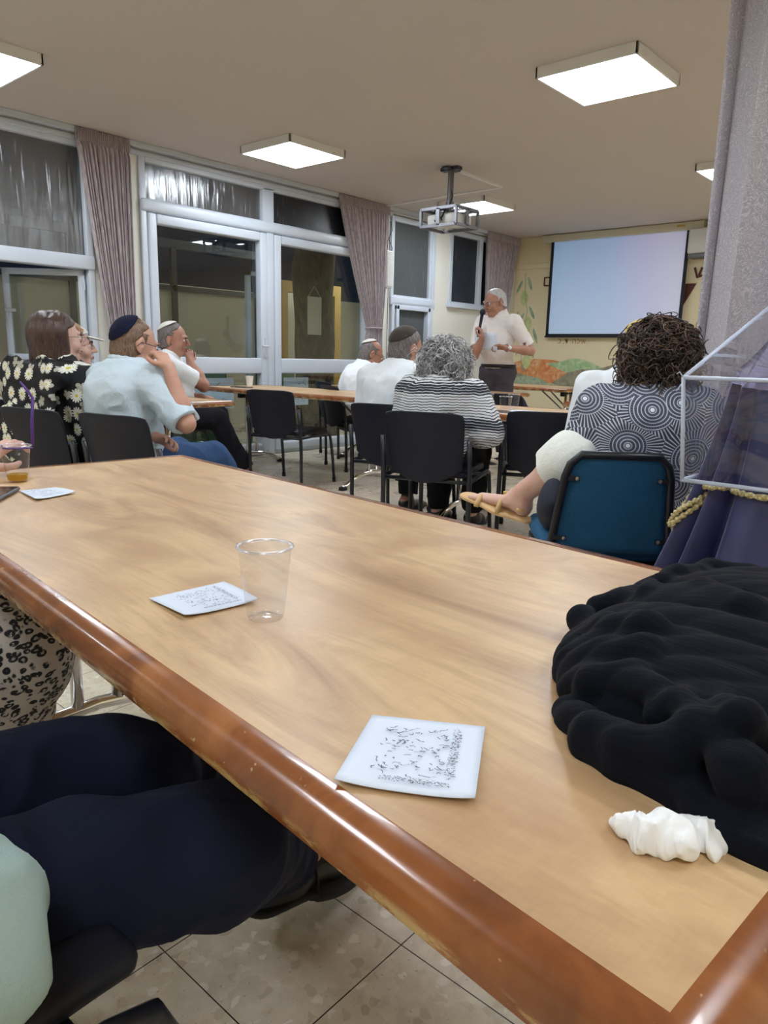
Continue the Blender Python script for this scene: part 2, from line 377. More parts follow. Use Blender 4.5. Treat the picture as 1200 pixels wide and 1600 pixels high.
def daisies():
    m = NT('daisy_print'); x, y, z = m.sep(m.coord(rot=(0,0,.2)))
    vec = m.comb(m.math('ADD', x, m.math('MULTIPLY', y, .6)), z, 0.)
    def layer(sc, petals, off, seed):
        vv = m.vmath('ADD', m.vmath('MULTIPLY', vec, (sc, sc, 0)), (seed, seed*1.7, 0))
        nd = m.n('ShaderNodeTexVoronoi', voronoi_dimensions='2D'); nd.inputs['Scale'].default_value = 1; nd.inputs['Randomness'].default_value = .75; m.l(vv, nd.inputs['Vector'])
        d = m.vmath('SUBTRACT', vv, nd.outputs['Position']); dx, dy, _ = m.sep(d)
        r = m.vmath('LENGTH', d); an = m.math('ARCTAN2', dy, dx)
        ph = m.math('MULTIPLY', m.sep(nd.outputs['Color'])[0], 6.)
        pet = m.math('ABSOLUTE', m.math('COSINE', m.math('ADD', m.math('MULTIPLY', an, petals/2), ph)))
        R = m.math('ADD', .16, m.math('MULTIPLY', m.math('POWER', pet, .5), .27))
        rr = m.math('MULTIPLY', r, m.math('ADD', 1.05, m.math('MULTIPLY', m.sep(nd.outputs['Color'])[1], .5)))
        return m.math('LESS_THAN', rr, R), m.math('LESS_THAN', rr, .1)
    p1, c1 = layer(11.5, 13, 0, .3); p2, c2 = layer(12, 5, 0, 5.1); p2 = m.math('MULTIPLY', p2, m.math('GREATER_THAN', m.noise(m.coord(), 7, 0), .52))
    c = m.mix(m.math('MULTIPLY', p2, .8), rgb(16,17,22), rgb(196,194,180)); c = m.mix(p1, c, rgb(232,232,222)); c = m.mix(c1, c, rgb(212,196,72))
    m.set(col=c, rough=.8); m.bump(m.noise(m.coord(), 12, 4), .3, .01); return m.m
M['daisy'] = daisies()
def circles():
    m = NT('circle_print'); x, y, z = m.sep(m.coord()); vec = m.comb(x, z, 0.)
    vv = m.vmath('ADD', m.vmath('MULTIPLY', vec, (6.9, 7.6, 0)), (.35, .6, 0))
    nd = m.n('ShaderNodeTexVoronoi', voronoi_dimensions='2D'); nd.inputs['Scale'].default_value = 1; nd.inputs['Randomness'].default_value = .8; m.l(vv, nd.inputs['Vector'])
    d = m.vmath('SUBTRACT', vv, nd.outputs['Position']); dx, dy, _ = m.sep(d); r = m.vmath('LENGTH', d); an = m.math('ARCTAN2', dy, dx)
    rings = m.ramp(m.math('FRACT', m.math('MULTIPLY', r, 12.5)), [(.12, 0), (.24, 1), (.84, 1), (.96, 0)])
    dots = m.math('GREATER_THAN', m.math('SINE', m.math('MULTIPLY', an, 46.)), 0.)
    rc = m.mix(rings, rgb(188,196,212), rgb(50,52,68)); rc = m.mix(m.math('MULTIPLY', dots, .28), rc, rgb(130,136,156))
    rays = m.ramp(m.math('SINE', m.math('MULTIPLY', an, 52.)), [(.3, 0), (.6, 1)])
    bg = m.mix(rays, rgb(58,60,78), rgb(190,196,208))
    R = m.math('ADD', .40, m.math('MULTIPLY', m.sep(nd.outputs['Color'])[0], .2))
    c = m.mix(m.math('LESS_THAN', r, R), bg, rc); c = m.mix(m.math('LESS_THAN', r, .05), c, rgb(220,224,232))
    m.set(col=c, rough=.8); m.bump(m.noise(m.coord(), 12, 4), .3, .01); return m.m
M['circles'] = circles()
def stripes():
    m = NT('navy_white_stripes'); v = m.coord(); x, y, z = m.sep(v)
    nz = m.noise(m.coord((9,9,2)), 1, 3); zz = m.math('ADD', z, m.math('MULTIPLY', nz, .03))
    s = m.math('SINE', m.math('ADD', m.math('MULTIPLY', zz, 430.), m.math('MULTIPLY', m.noise(m.coord((14,14,3)), 1, 2), 9.)))
    band = m.math('SINE', m.math('ADD', m.math('MULTIPLY', zz, 34.), 2.2)); th = m.math('MULTIPLY', m.ramp(band, [(.2, 0), (.85, 1)]), 1.0)
    k = m.math('GREATER_THAN', s, m.math('SUBTRACT', m.math('MULTIPLY', th, 1.5), .62))
    m.set(col=m.mix(k, rgb(24,27,44), rgb(204,206,208)), rough=.85); m.bump(m.noise(v, 12, 4), .3, .01); return m.m
M['stripes'] = stripes()
def leopard():
    m = NT('leopard_print'); v = m.coord((1,.8,1)); vv = m.vmath('ADD', v, m.vmath('MULTIPLY', m.noise(v, 22, 2, .5, 0, 'Color'), (.02,.02,.02)))
    d = m.vor(vv, 74); ring = m.ramp(d, [(.0, .25), (.14, .3), (.24, 1), (.46, 1), (.54, 0)])
    br = m.ramp(m.noise(v, 90, 2), [(.36, 0), (.44, 1)]); k = m.math('MULTIPLY', ring, br)
    c = m.mix(m.noise(v, 20, 3), rgb(168,160,154), rgb(200,192,184)); m.set(col=m.mix(k, c, rgb(20,18,22)), rough=.8); m.bump(m.noise(v, 10, 3), .3, .01); return m.m
M['leopard'] = leopard()
def dots():
    m = NT('navy_dots'); d = m.vor(m.coord(), 55, rnd=.2); m.set(col=m.mix(m.math('LESS_THAN', d, .22), rgb(20,22,50), rgb(220,220,230)), rough=.8); return m.m
M['dots'] = dots()
def floral():
    m = NT('floral_cloth'); c = m.ramp(m.sep(m.vor(m.coord(), 34, out='Color'))[0], [(0, rgb(60,74,60)), (.3, rgb(120,60,76)), (.5, rgb(190,180,150)), (.7, rgb(60,84,110)), (1, rgb(150,60,60))], 'CONSTANT'); m.set(col=c, rough=.9); return m.m
M['floral'] = floral()
def bark():
    m = NT('bark'); v = m.coord((6,6,2.2)); n = m.noise(v, 3, 6, .7, 1); m.set(col=m.ramp(n, [(.35, rgb(24,20,18)), (.6, rgb(92,78,62)), (.8, rgb(140,126,104))]), rough=.95); m.bump(n, .9, .04); return m.m
M['bark'] = bark()
def watercolour(name, c0, c1, c2):
    m = NT(name); v = m.coord(); n = m.noise(v, 9, 6, .65, 1.2); m.set(col=m.ramp(n, [(.32, c0), (.5, c1), (.68, c2)]), rough=.85); return m.m
M['hill_orange'] = watercolour('orange_wall_paint', rgb(200,116,66), rgb(216,146,92), rgb(220,192,156))
M['hill_green'] = watercolour('green_wall_paint', rgb(136,176,124), rgb(170,198,152), rgb(206,214,182))
M['hill_grey'] = watercolour('grey_wall_paint_strokes', rgb(120,116,100), rgb(146,140,122), rgb(170,164,140))
M['hill_teal'] = watercolour('teal_wall_paint', rgb(120,140,120), rgb(160,176,152), rgb(190,200,172))
M['leaf_paint'] = watercolour('leaf_wall_paint', rgb(118,150,122), rgb(146,172,144), rgb(184,200,168))
M['olive_paint'] = watercolour('olive_wall_paint', rgb(170,188,120), rgb(198,206,148), rgb(216,214,168))
# ------------------------------------------------------------------ room shell
XL, XR, YB, YF, ZC = -6.02, 2.3, 9.72, -2.2, 2.76
S(MB().box((XL-.25, YF-.2, -.12), (XR+.2, YB+.2, 0)).build('floor', M['floor']))
S(MB().box((XL-.25, YF-.2, ZC), (XR+.2, YB+.2, ZC+.15)).build('ceiling', M['ceil']))
S(MB().box((XL-.25, YB, 0), (XR+.2, YB+.2, ZC)).build('wall_back', M['cream']))
S(MB().box((XR, YF, 0), (XR+.2, YB, ZC)).build('wall_right', M['cream']))
S(MB().box((XL-.2, YF-.2, 0), (XR+.2, YF, ZC)).build('wall_front', M['cream']))
wl = MB()
wl.box((XL-.2, YF, 0), (XL, .2, ZC)).box((XL-.2, .2, 2.70), (XL, YB, ZC)).box((XL-.2, .2, 0), (XL, 3.12, .88))
wl.box((XL-.2, 3.12, 0), (XL, 3.60, 2.70)).box((XL-.2, 6.72, 0), (XL, 6.90, 2.70)).box((XL-.2, 7.77, 0), (XL, 8.08, 2.70))
wl.box((XL-.2, 8.08, 0), (XL, 9.72, 1.72)).box((XL-.2, 9.3, 1.72), (XL, 9.72, 2.7)).box((XL-.2, 6.9, 0), (XL, 7.77, .5))
S(wl.build('wall_left', M['white_wall']))
S(MB().box((XL, .2, 2.665), (XL+.035, 6.9, 2.70), .006).box((XL, .2, 2.715), (XL+.07, 9.72, 2.76), .006).build('trim_1', M['frame']))
S(MB().box((XL, YB-.03, 2.33), (-3.1, YB, 2.40), .005).build('trim_2', M['cream']))
S(MB().box((XL, YF, 0), (XL+.012, 3.6, .08)).box((XL, 6.72, 0), (XL+.012, YB, .08)).build('baseboard_left', M['white_wall']))
S(MB().box((XL, YB-.012, 0), (XR, YB, .08)).build('baseboard_back', M['cream']))

def frame_rect(mb, y0, y1, z0, z1, w, x0=XL-.06, x1=XL+.02, b=.008, sides='lrtb'):
    if 'l' in sides: mb.box((x0, y0, z0), (x1, y0+w, z1), b)
    if 'r' in sides: mb.box((x0, y1-w, z0), (x1, y1, z1), b)
    if 'b' in sides: mb.box((x0, y0+w, z0), (x1, y1-w, z0+w), b)
    if 't' in sides: mb.box((x0, y0+w, z1-w), (x1, y1-w, z1), b)
def pane(y0, y1, z0, z1, mat, parent, x=XL-.03, name='window_pane'):
    return MB().box((x-.003, y0, z0), (x+.003, y1, z1)).build(name, mat, parent)
# window 1 (left): top light over open casements
f = MB(); frame_rect(f, .2, 3.16, 1.70, 2.68, .055); frame_rect(f, .2, 3.16, .88, 1.76, .055)
f.box((XL-.07, .2, 1.69), (XL+.035, 3.16, 1.80), .01).box((XL-.06, 1.62, .88), (XL+.02, 1.70, 2.68), .008).box((XL-.10, .2, .86), (XL+.06, 3.16, .93), .01)
w1 = S(autosmooth(f.build('window_1', M['frame'])))
pane(.25, 1.62, 1.8, 2.63, M['streak_glass'], w1); pane(1.70, 3.11, 1.8, 2.63, M['streak_glass'], w1); pane(.25, 1.62, .93, 1.70, M['glass'], w1)
def casement(hinge_y, length, ang, z0, z1, hand):
    s = empty('casement', (XL-.03, hinge_y, 0), 0); s.rotation_euler.z = ang; s.parent = w1
    m = MB(); L = length*hand
    for a, b in (((0, z0), (L, z0+.05)), ((0, z1-.05), (L, z1)), ((0, z0), (.05*hand, z1)), ((L-.05*hand, z0), (L, z1))):
        m.box((-.02, a[0], a[1]), (.02, b[0], b[1]), .006)
    fr = autosmooth(m.build('sash_frame', M['frame'], s))
    MB().box((-.003, .05*hand, z0+.05), (.003, L-.05*hand, z1-.05)).build('sash_pane', M['glass'], s)
    h = MB().box((.02, L-.035*hand, 1.26), (.035, L-.015*hand, 1.40), .004).box((.035, L-.10*hand, 1.34), (.048, L-.015*hand, 1.365), .004); h.build('sash_handle', M['frame'], s)
    g = MB()
    for zz in (z0+.12, z1-.12): g.tube([(.02, 0, zz-.04), (.02, 0, zz+.04)], .012)
    g.build('hinge', M['frame'], s)
casement(3.09, .66, -.80, .95, 1.69, -1)
casement(1.72, .66, .9, .95, 1.69, 1)
# door wall: frame, transoms, two leaves
f = MB(); Y0, Y1 = 3.60, 6.74
frame_rect(f, Y0, Y1, 0, 2.69, .065); f.box((XL-.07, Y0, 2.225), (XL+.05, Y1, 2.335), .03)
f.box((XL-.06, 4.95, 2.3), (XL+.02, 5.09, 2.65), .008).box((XL-.07, 4.985, 0), (XL+.035, 5.075, 2.23), .012)
f.box((XL-.06, 3.60, 0), (XL+.03, 3.66, 2.23), .01).box((XL-.06, 6.5, 0), (XL+.03, 6.7, 2.23), .01)
d0 = S(autosmooth(f.build('window_2', M['frame'])))
pane(3.66, 4.95, 2.33, 2.63, M['streak_glass'], d0); pane(5.09, 6.68, 2.33, 2.63, M['frost_dark'], d0)
def leaf(name, y0, y1):
    f = MB(); frame_rect(f, y0, y1, .04, 2.22, .085, XL-.05, XL+.045, .015); f.box((XL-.05, y0+.08, .845), (XL+.04, y1-.08, 1.0), .012)
    o = S(autosmooth(f.build(name, M['frame']))); pane(y0+.08, y1-.08, 1.0, 2.14, M['glass'], o, name='door_pane'); pane(y0+.08, y1-.08, .12, .85, M['glass'], o, name='door_pane'); return o
l1 = leaf('door_1', 3.66, 4.98); l2 = leaf('door_2', 5.08, 6.52)
MB().box((XL+.045, 4.93, 1.0), (XL+.06, 4.96, 1.2), .004).tube([(XL+.06, 4.945, 1.12), (XL+.10, 4.945, 1.12), (XL+.10, 4.86, 1.12)], .01).build('door_handle', M['frame'], l1)
# window 3 : tall two part window by the pier
f = MB(); frame_rect(f, 6.90, 7.77, 1.72, 2.68, .06); frame_rect(f, 6.93, 7.74, .5, 1.70, .05, XL-.05, XL+.03); f.box((XL-.06, 6.9, 1.66), (XL+.03, 7.77, 1.76), .01)
f.box((XL-.05, 7.66, 1.76), (XL+.01, 7.71, 2.62), .005)
f.box((XL-.04, 7.0, .55), (XL+.045, 7.05, 1.66), .006).box((XL-.04, 7.62, .55), (XL+.045, 7.67, 1.66), .006).box((XL-.04, 7.0, 1.61), (XL+.045, 7.67, 1.66), .006)
w3 = S(autosmooth(f.build('window_3', M['frame']))); pane(6.96, 7.66, 1.76, 2.62, M['frost'], w3); pane(7.05, 7.62, .55, 1.61, M['frost'], w3)
f = MB(); frame_rect(f, 8.08, 9.3, 1.72, 2.68, .06); f.box((XL-.05, 8.74, 1.76), (XL+.025, 8.82, 2.64), .006).box((XL-.06, 8.05, 1.70), (XL+.06, 9.3, 1.745), .008)
w4 = S(autosmooth(f.build('window_4', M['frame']))); pane(8.14, 8.74, 1.78, 2.62, M['frost_dark'], w4); pane(8.82, 9.24, 1.78, 2.62, M['frost_dark'], w4)

# ------------------------------------------------------------------ outside, seen through the glass
S(MB().box((-11, -2, -.14), (XL-.25, 11, -.04)).build('floor_outside', M['floor']))
S(MB().box((-9.4, -2, -.04), (-9.2, 11, 1.95)).build('wall_outside', M['grey_wall']))
g = empty('corridor_partition', (-8.2, 4.9, 0)); tag(g, 'dark metal framed partition in the dark corridor outside the glass doors', 'partition')
m = MB()
for yy in (-2.2, -.9, .4, 1.7): m.box((-.03, yy, 0), (.03, yy+.07, 2.3))
m.box((-.03, -2.2, 2.28), (.03, 1.77, 2.38)).box((-.03, -2.2, 1.78), (.03, 1.77, 1.84)).build('partition_frame', M['dark_metal'], g)
MB().box((-.01, -2.13, .1), (.0, 1.7, 1.78)).box((-.01, 2.1, .0), (.02, 2.5, 1.9)).build('partition_panel', M['grey_wall'], g)
g = empty('yellow_door_frame', (-7.7, 7.16, 0)); tag(g, 'yellow wooden door frame standing beyond the right glass door', 'door frame')
MB().box((-.03, -.52, 0), (.03, -.42, 1.86)).box((-.03, .46, 0), (.03, .58, 1.86)).box((-.03, -.52, 1.86), (.03, .58, 2.0)).build('jamb', M['yellow_wood'], g)
t = MB(); pts = [(-7.0+.05*math.sin(i*.9), 6.60+.04*math.cos(i*1.3), -.04+i*.3) for i in range(12)]
o = t.tube(pts, [.30, .27, .25, .24, .26, .25, .25, .27, .25, .24, .3, .35], 16).build('tree_trunk', M['bark'], smooth=True); tag(o, 'rough brown tree trunk standing outside the right glass door', 'tree trunk')
o = MB().box((-6.62, 6.12, 1.28), (-6.61, 6.34, 1.72)).tube([(-6.615, 6.13, 1.72), (-6.62, 6.23, 1.84), (-6.615, 6.33, 1.72)], .003, 6).build('hanging_plaque', M['grey_wall']); tag(o, 'pale plaque hanging on the tree trunk outside', 'plaque')
def board(y0, y1, label):
    o = MB().box((-6.36, y0, -.04), (-6.34, y1, .84)).build('green_board', M['green_board']); tag(o, label, 'board')
board(3.75, 4.72, 'green board behind the lower pane of the left glass door')
board(5.12, 5.66, 'green board behind the lower pane of the right glass door')
o = MB().box((-6.5, 5.10, -.04), (-6.46, 5.15, 1.90)).box((-6.5, 5.10, 1.86), (-6.46, 5.32, 1.90)).build('white_pole', M['frame']); tag(o, 'white upright pole outside the left glass door', 'pole')
def text_mesh(name, body, size, mat, M4, parent=None, ext=.0008):
    cu = bpy.data.curves.new(name, 'FONT'); cu.body = body; cu.size = size; cu.extrude = ext; cu.align_x = 'CENTER'; cu.align_y = 'CENTER'
    t = bpy.data.objects.new(name, cu); COL.objects.link(t); bpy.context.view_layer.update()
    me = bpy.data.meshes.new_from_object(t.evaluated_get(bpy.context.evaluated_depsgraph_get())); bpy.data.objects.remove(t)
    o = link(name, me, mat, parent); me.materials.clear(); me.materials.append(mat)
    me.transform(M4); return o
def frame_m(x, y, o): return Matrix((Vector(x), Vector(y), Vector(x).cross(Vector(y)))).transposed().to_4x4(), Vector(o)
def place_m(x, y, o):
    a, b = frame_m(x, y, o); return Matrix.Translation(b) @ a
def scribble(name, P0, ux, uy, w, h, rows, mat, parent, seed, th=.0006, amp=.35, nw=.0007, fill=.8):
    """small handwriting strokes laid on a sheet"""
    rnd = random.Random(seed); mb = MB(); P0 = Vector(P0); ux = Vector(ux).normalized(); uy = Vector(uy).normalized(); nn = ux.cross(uy)
    for r in range(rows):
        y = h*(r+.5)/rows; x = 0
        while x < w:
            if rnd.random() < fill:
                q = (x, y+rnd.uniform(-1, 1)*h/rows*amp); pts = [q]
                for k in range(rnd.randint(2, 4)):
                    q = (q[0]+rnd.uniform(-.3, 1)*h/rows*.5, q[1]+rnd.uniform(-1, 1)*h/rows*.4); pts.append(q)
                for a, b in zip(pts, pts[1:]):
                    d = Vector((b[0]-a[0], b[1]-a[1])); 
                    if d.length < 1e-6: continue
                    pn = Vector((-d.y, d.x)).normalized()*nw*rnd.uniform(.6, 1.3); 
                    c = [(a[0]+pn.x, a[1]+pn.y), (a[0]-pn.x, a[1]-pn.y), (b[0]-pn.x, b[1]-pn.y), (b[0]+pn.x, b[1]+pn.y)]
                    mb.add([P0+ux*p[0]+uy*p[1]+nn*th for p in c], [(0, 1, 2, 3)])
            x += rnd.uniform(.35, .8)*h/rows
    return mb.build(name, mat, parent)
def sign(y0, y1, z0, z1, label, seed):
    o = MB().box((XL-.045, y0, z0), (XL-.043, y1, z1)).build('paper_notice', M['paper']); tag(o, label, 'notice')
    scribble('lettering', (XL-.043, y0+.05, z0+.02), (0,1,0), (0,0,1), (y1-y0)-.1, (z1-z0)*.3, 1, M['ink'], o, seed, .001, .15, .002)
    scribble('lettering', (XL-.043, y0+.2, z0+(z1-z0)*.7), (0,1,0), (0,0,1), .12, (z1-z0)*.2, 1, M['ink'], o, seed+1, .001, .15, .003)
sign(4.10, 4.60, .50, .80, 'printed white notice low on the left glass door', 3)
sign(5.26, 5.62, .50, .80, 'printed white notice low on the right glass door', 5)
gl = bpy.data.lights.new('outside_fill_light', 'AREA'); gl.energy = OUTSIDE_FILL_WATTS; gl.shape = 'RECTANGLE'; gl.size = .8; gl.size_y = 5.; gl.color = (.95,1,.9)  # added fill for the view through the doors, no visible lamp there
go = bpy.data.objects.new('outside_fill_light', gl); COL.objects.link(go); go.location = (-7.9, 5.4, 2.9); tag(go, 'added dim fill light outside the glass doors', 'light')
go2 = go.copy(); go2.data = gl.copy(); go2.data.size_y = 1.5; go2.data.energy = OUTSIDE_FILL_WATTS*1.6; COL.objects.link(go2); go2.location = (-7.05, 8.3, 2.6); go2.rotation_euler = (R_(-25), R_(30), 0); tag(go2, 'second added fill light, brightening the view beyond the right glass door', 'light')  # second added fill, lifts the dark view behind the right pane

# ------------------------------------------------------------------ curtains
def curtain(name, label, top, bot, ztop, zbot, folds, x, mat, amp=.03, tie=None, below=None, seed=0, group=None):
    rnd = random.Random(seed); ph = [rnd.uniform(0, 6.28) for _ in range(6)]
    nu, nv = folds*10+1, 60
    def edges(t):   # t 0 top ..1 bottom
        z = ztop+(zbot-ztop)*t
        if tie is not None:
            zt, ya, yb = tie
            if z > zt: k = (ztop-z)/(ztop-zt); k = k**1.15; return top[0]+(ya-top[0])*k, top[1]+(yb-top[1])*k**1.2, k
            k = (zt-z)/(zt-zbot); return ya+(below[0]-ya)*k, yb+(below[1]-yb)*k, 1-k*.5
        return top[0]+(bot[0]-top[0])*t, top[1]+(bot[1]-top[1])*t, t
    def fn(u, v):
        z = ztop+(zbot-ztop)*v; a, b, k = edges(v)
        uu = u+.012*math.sin(u*17+ph[0]+v*3); y = a+(b-a)*uu
        A = amp*(1-.25*k) if ztop-z > .12 else amp*.45
        d = A*math.sin(u*folds*2*math.pi+.7*math.sin(v*4+ph[1])+1.2*math.sin(u*9+ph[2]))+A*.35*math.sin(u*folds*3.1*math.pi+ph[3]+v*2)
        return (x+.06+d, y, z)
    vs, fs = grid(nu, nv, fn); root = newmesh(name, vs, fs, mat, None, True); solid(root, .002)
    tag(root, label, 'curtain', group)
    hd = MB(); vs, fs = grid(nu, 6, lambda u, v: (x+.075+amp*.5*math.sin(u*folds*4*math.pi), top[0]+(top[1]-top[0])*u, ztop-.10*v)); hd.add(vs, fs)
    h = hd.build('heading_tape', mat, root, True); solid(h, .003)
    if tie is not None:
        zt, ya, yb = tie; yc = (ya+yb)/2; ry = (yb-ya)/2+.012
        MB().tube([(x+.06+.055*math.cos(a), yc+ry*math.sin(a), zt+.012*math.cos(a)) for a in [i*math.pi/12 for i in range(25)]], .009, 8).build('tieback', M['curtain'], root, True)
    return root
curtain('curtain', 'taupe pleated curtain gathered between the open casement and the glass doors', (3.03, 3.50), (3.33, 3.47), 2.755, .55, 13, XL, M['curtain'], .026, seed=1)
curtain('curtain', 'taupe curtain tied back with a cord at the right end of the glass doors', (5.96, 6.80), None, 2.755, .35, 20, XL, M['curtain'], .03, tie=(1.36, 6.45, 6.70), below=(6.25, 6.72), seed=2)
curtain('curtain', 'taupe curtain hanging in the far corner behind the standing speaker', (8.84, 9.70), (8.95, 9.25), 2.755, .9, 16, XL, M['curtain'], .035, seed=3)
# large damask curtain on the right
def damask_curtain():
    x0, x1, yc, zt = -1.19, .35, 3.42, 2.74; folds = 5.6; nu, nv = 180, 60
    def fn(u, v):
        z = zt-(zt-.12)*v; k = .55+.45*v; x = x0+(x1-x0)*u
        d = .085*k*math.sin(u*folds*2*math.pi+.25*math.sin(v*3))+.02*math.sin(u*31+v*2)
        return (x+.03*math.sin(u*folds*4*math.pi+1)*k-(1-u)*.02*v, yc+d, z)
    vs, fs = grid(nu, nv, fn); o = newmesh('curtain', vs, fs, M['damask'], None, True); solid(o, .002)
    tag(o, 'floor length silvery damask curtain hanging in deep folds on the right', 'curtain')
    o2 = MB().tube([(-1.25, 3.42, 2.742), (2.2, 3.42, 2.742)], .012).build('curtain_rail', M['steel'], o)
damask_curtain()

# ------------------------------------------------------------------ ceiling lamps
def emit(name, col, s):
    m = NT(name); m.t.nodes.remove(m.b); e = m.n('ShaderNodeEmission'); e.inputs[0].default_value = col+(1,); e.inputs[1].default_value = s
    m.l(e.outputs[0], m.t.nodes['Material Output'].inputs[0]); return m.m
M['lamp'] = emit('lamp_diffuser_glow', (.86,.93,1.), LAMP_STRENGTH)
def lamp(x, y, label):
    o = empty('ceiling_lamp', (x, y, ZC)); tag(o, label, 'ceiling light', 'square ceiling panels')
    m = MB(); h = .315
    for a, b in (((-h, -h), (h, -h+.014)), ((-h, h-.014), (h, h)), ((-h, -h), (-h+.014, h)), ((h-.014, -h), (h, h))): m.box((a[0], a[1], -.062), (b[0], b[1], 0), .002)
    m.build('lamp_frame', M['white_plastic'], o); MB().box((-h+.014, -h+.014, -.058), (h-.014, h-.014, -.05)).build('lamp_diffuser', M['lamp'], o)
for x, y, l in ((-2.22, 4.5, 'square lit ceiling panel nearest the damask curtain, big at upper right'), (-5.05, 4.5, 'square lit ceiling panel in front of the glass doors'),
                (-5.05, 1.93, 'square lit ceiling panel at the left edge above the open window'), (-5.05, 7.25, 'square lit ceiling panel just beyond the projector'),
                (-2.22, 7.25, 'small lit ceiling panel half hidden by the damask curtain'), (-2.22, 1.93, 'square lit ceiling panel above the near table'), (.6, 1.93, 'square lit ceiling panel right of the camera, above the lectern side'), (.6, 4.5, 'square lit ceiling panel on the far side of the damask curtain'), (.6, -.75, 'square lit ceiling panel behind the camera'), (-2.22, -.75, 'square lit ceiling panel behind and left of the camera'), (-5.05, -.75, 'square lit ceiling panel at the rear left'), (.7, 7.4, 'square lit ceiling panel near the back wall at right')):
    lamp(x, y, l)
# cable ducts
def duct(a, b, label):
    a = Vector(a); b = Vector(b); d = (b-a).normalized(); s = d.cross(Vector((0,0,1)))*.018
    o = MB().poly([a-s, a+s, b+s, b-s], .016, (0,0,-1)).build('cable_duct', M['white_plastic']); tag(o, label, 'cable duct')
duct((-4.34, 5.93, ZC), (-4.37, 6.70, ZC), 'short ceiling cable duct running from the projector mount')
duct((-4.37, 6.70, ZC), (-5.95, 6.75, ZC), 'long ceiling cable duct running to the window wall')
# projector
def projector():
    o = empty('projector', (-4.34, 5.8, 0), R_(0)); tag(o, 'ceiling mounted projector in a grey steel security cage', 'projector')
    m = MB().box((-.10, -.035, 2.73), (.10, .035, 2.76), .004).box((-.035, -.1, 2.735), (.035, .1, 2.752), .004); m.build('ceiling_plate', M['dark_metal'], o)
    MB().tube([(0,0,2.74), (0,0,2.42)], .028, 14).tube([(0,0,2.46), (0,0,2.36)], .04, 14).build('pole', M['steel'], o)
    c = MB(); X, Y, z0, z1 = .2, .17, 2.235, 2.385; b = .012
    for sx in (-1, 1):
        for sy in (-1, 1): c.box((sx*X-b, sy*Y-b, z0), (sx*X+b, sy*Y+b, z1))
    for z in (z0, z1):
        for sy in (-1, 1): c.box((-X, sy*Y-b, z-b), (X, sy*Y+b, z+b))
        for sx in (-1, 1): c.box((sx*X-b, -Y, z-b), (sx*X+b, Y, z+b))
    c.box((-.02, -Y, z1-.006), (.02, Y, z1+.01)).box((-X, -.02, z1-.006), (X, .02, z1+.01)).box((-.02, -Y-.012, z0), (.02, -Y+.005, z1)).box((X-.012, -.02, z0), (X+.012, .02, z1))
    c.build('cage', M['steel'], o)
    autosmooth(MB().box((-.165, -.13, 2.25), (.165, .13, 2.345), .02).build('projector_body', M['white_plastic'], o))
    MB().tube([(.05, .12, 2.30), (.05, .15, 2.30)], .03, 18).build('lens', M['phone'], o)
    MB().tube([(0, -.05, 2.42), (-.09, -.09, 2.40), (-.12, -.1, 2.33), (-.05, -.14, 2.27), (.03, -.15, 2.31), (.02, -.08, 2.4), (.09, -.04, 2.42)], .007, 8).tube([(0, 0, 2.6), (.05, -.03, 2.5), (.03, -.06, 2.4), (-.02, -.15, 2.36), (.02, -.14, 2.28)], .005, 8).build('cable', M['rubber'], o, True)
projector()
# projection screen
def screen():
    o = empty('projection_screen', (-4.45, YB, 0)); tag(o, 'pulled down projection screen with black borders and a pale blue picture', 'screen')
    x0, x1, z0, z1 = -.955, .96, 1.385, 2.735
    autosmooth(MB().box((-1.11, -.13, 2.66), (1.13, -.03, 2.755), .012).build('casing', M['casing'], o))
    MB().box((.80, -.133, 2.70), (.90, -.13, 2.725)).build('maker_label', M['brass'], o)
    MB().box((x0, -.085, z0), (x1, -.083, z1)).build('fabric', simple('screen_fabric', rgb(198,204,212), .9, var=.01), o)
    MB().box((x0, -.0862, z0), (x0+.045, -.0845, z1-.06)).box((x1-.045, -.0862, z0), (x1, -.0845, z1-.06)).box((x0, -.0862, z0), (x1, -.0845, z0+.03)).box((x0, -.095, z0-.02), (x1, -.075, z0+.004), .003).build('border', M['black_edge'], o)
    MB().tube([(x0-.01, -.085, z0-.008), (x1+.01, -.085, z0-.008)], .012, 10).build('bottom_bar', M['black_edge'], o)
screen()
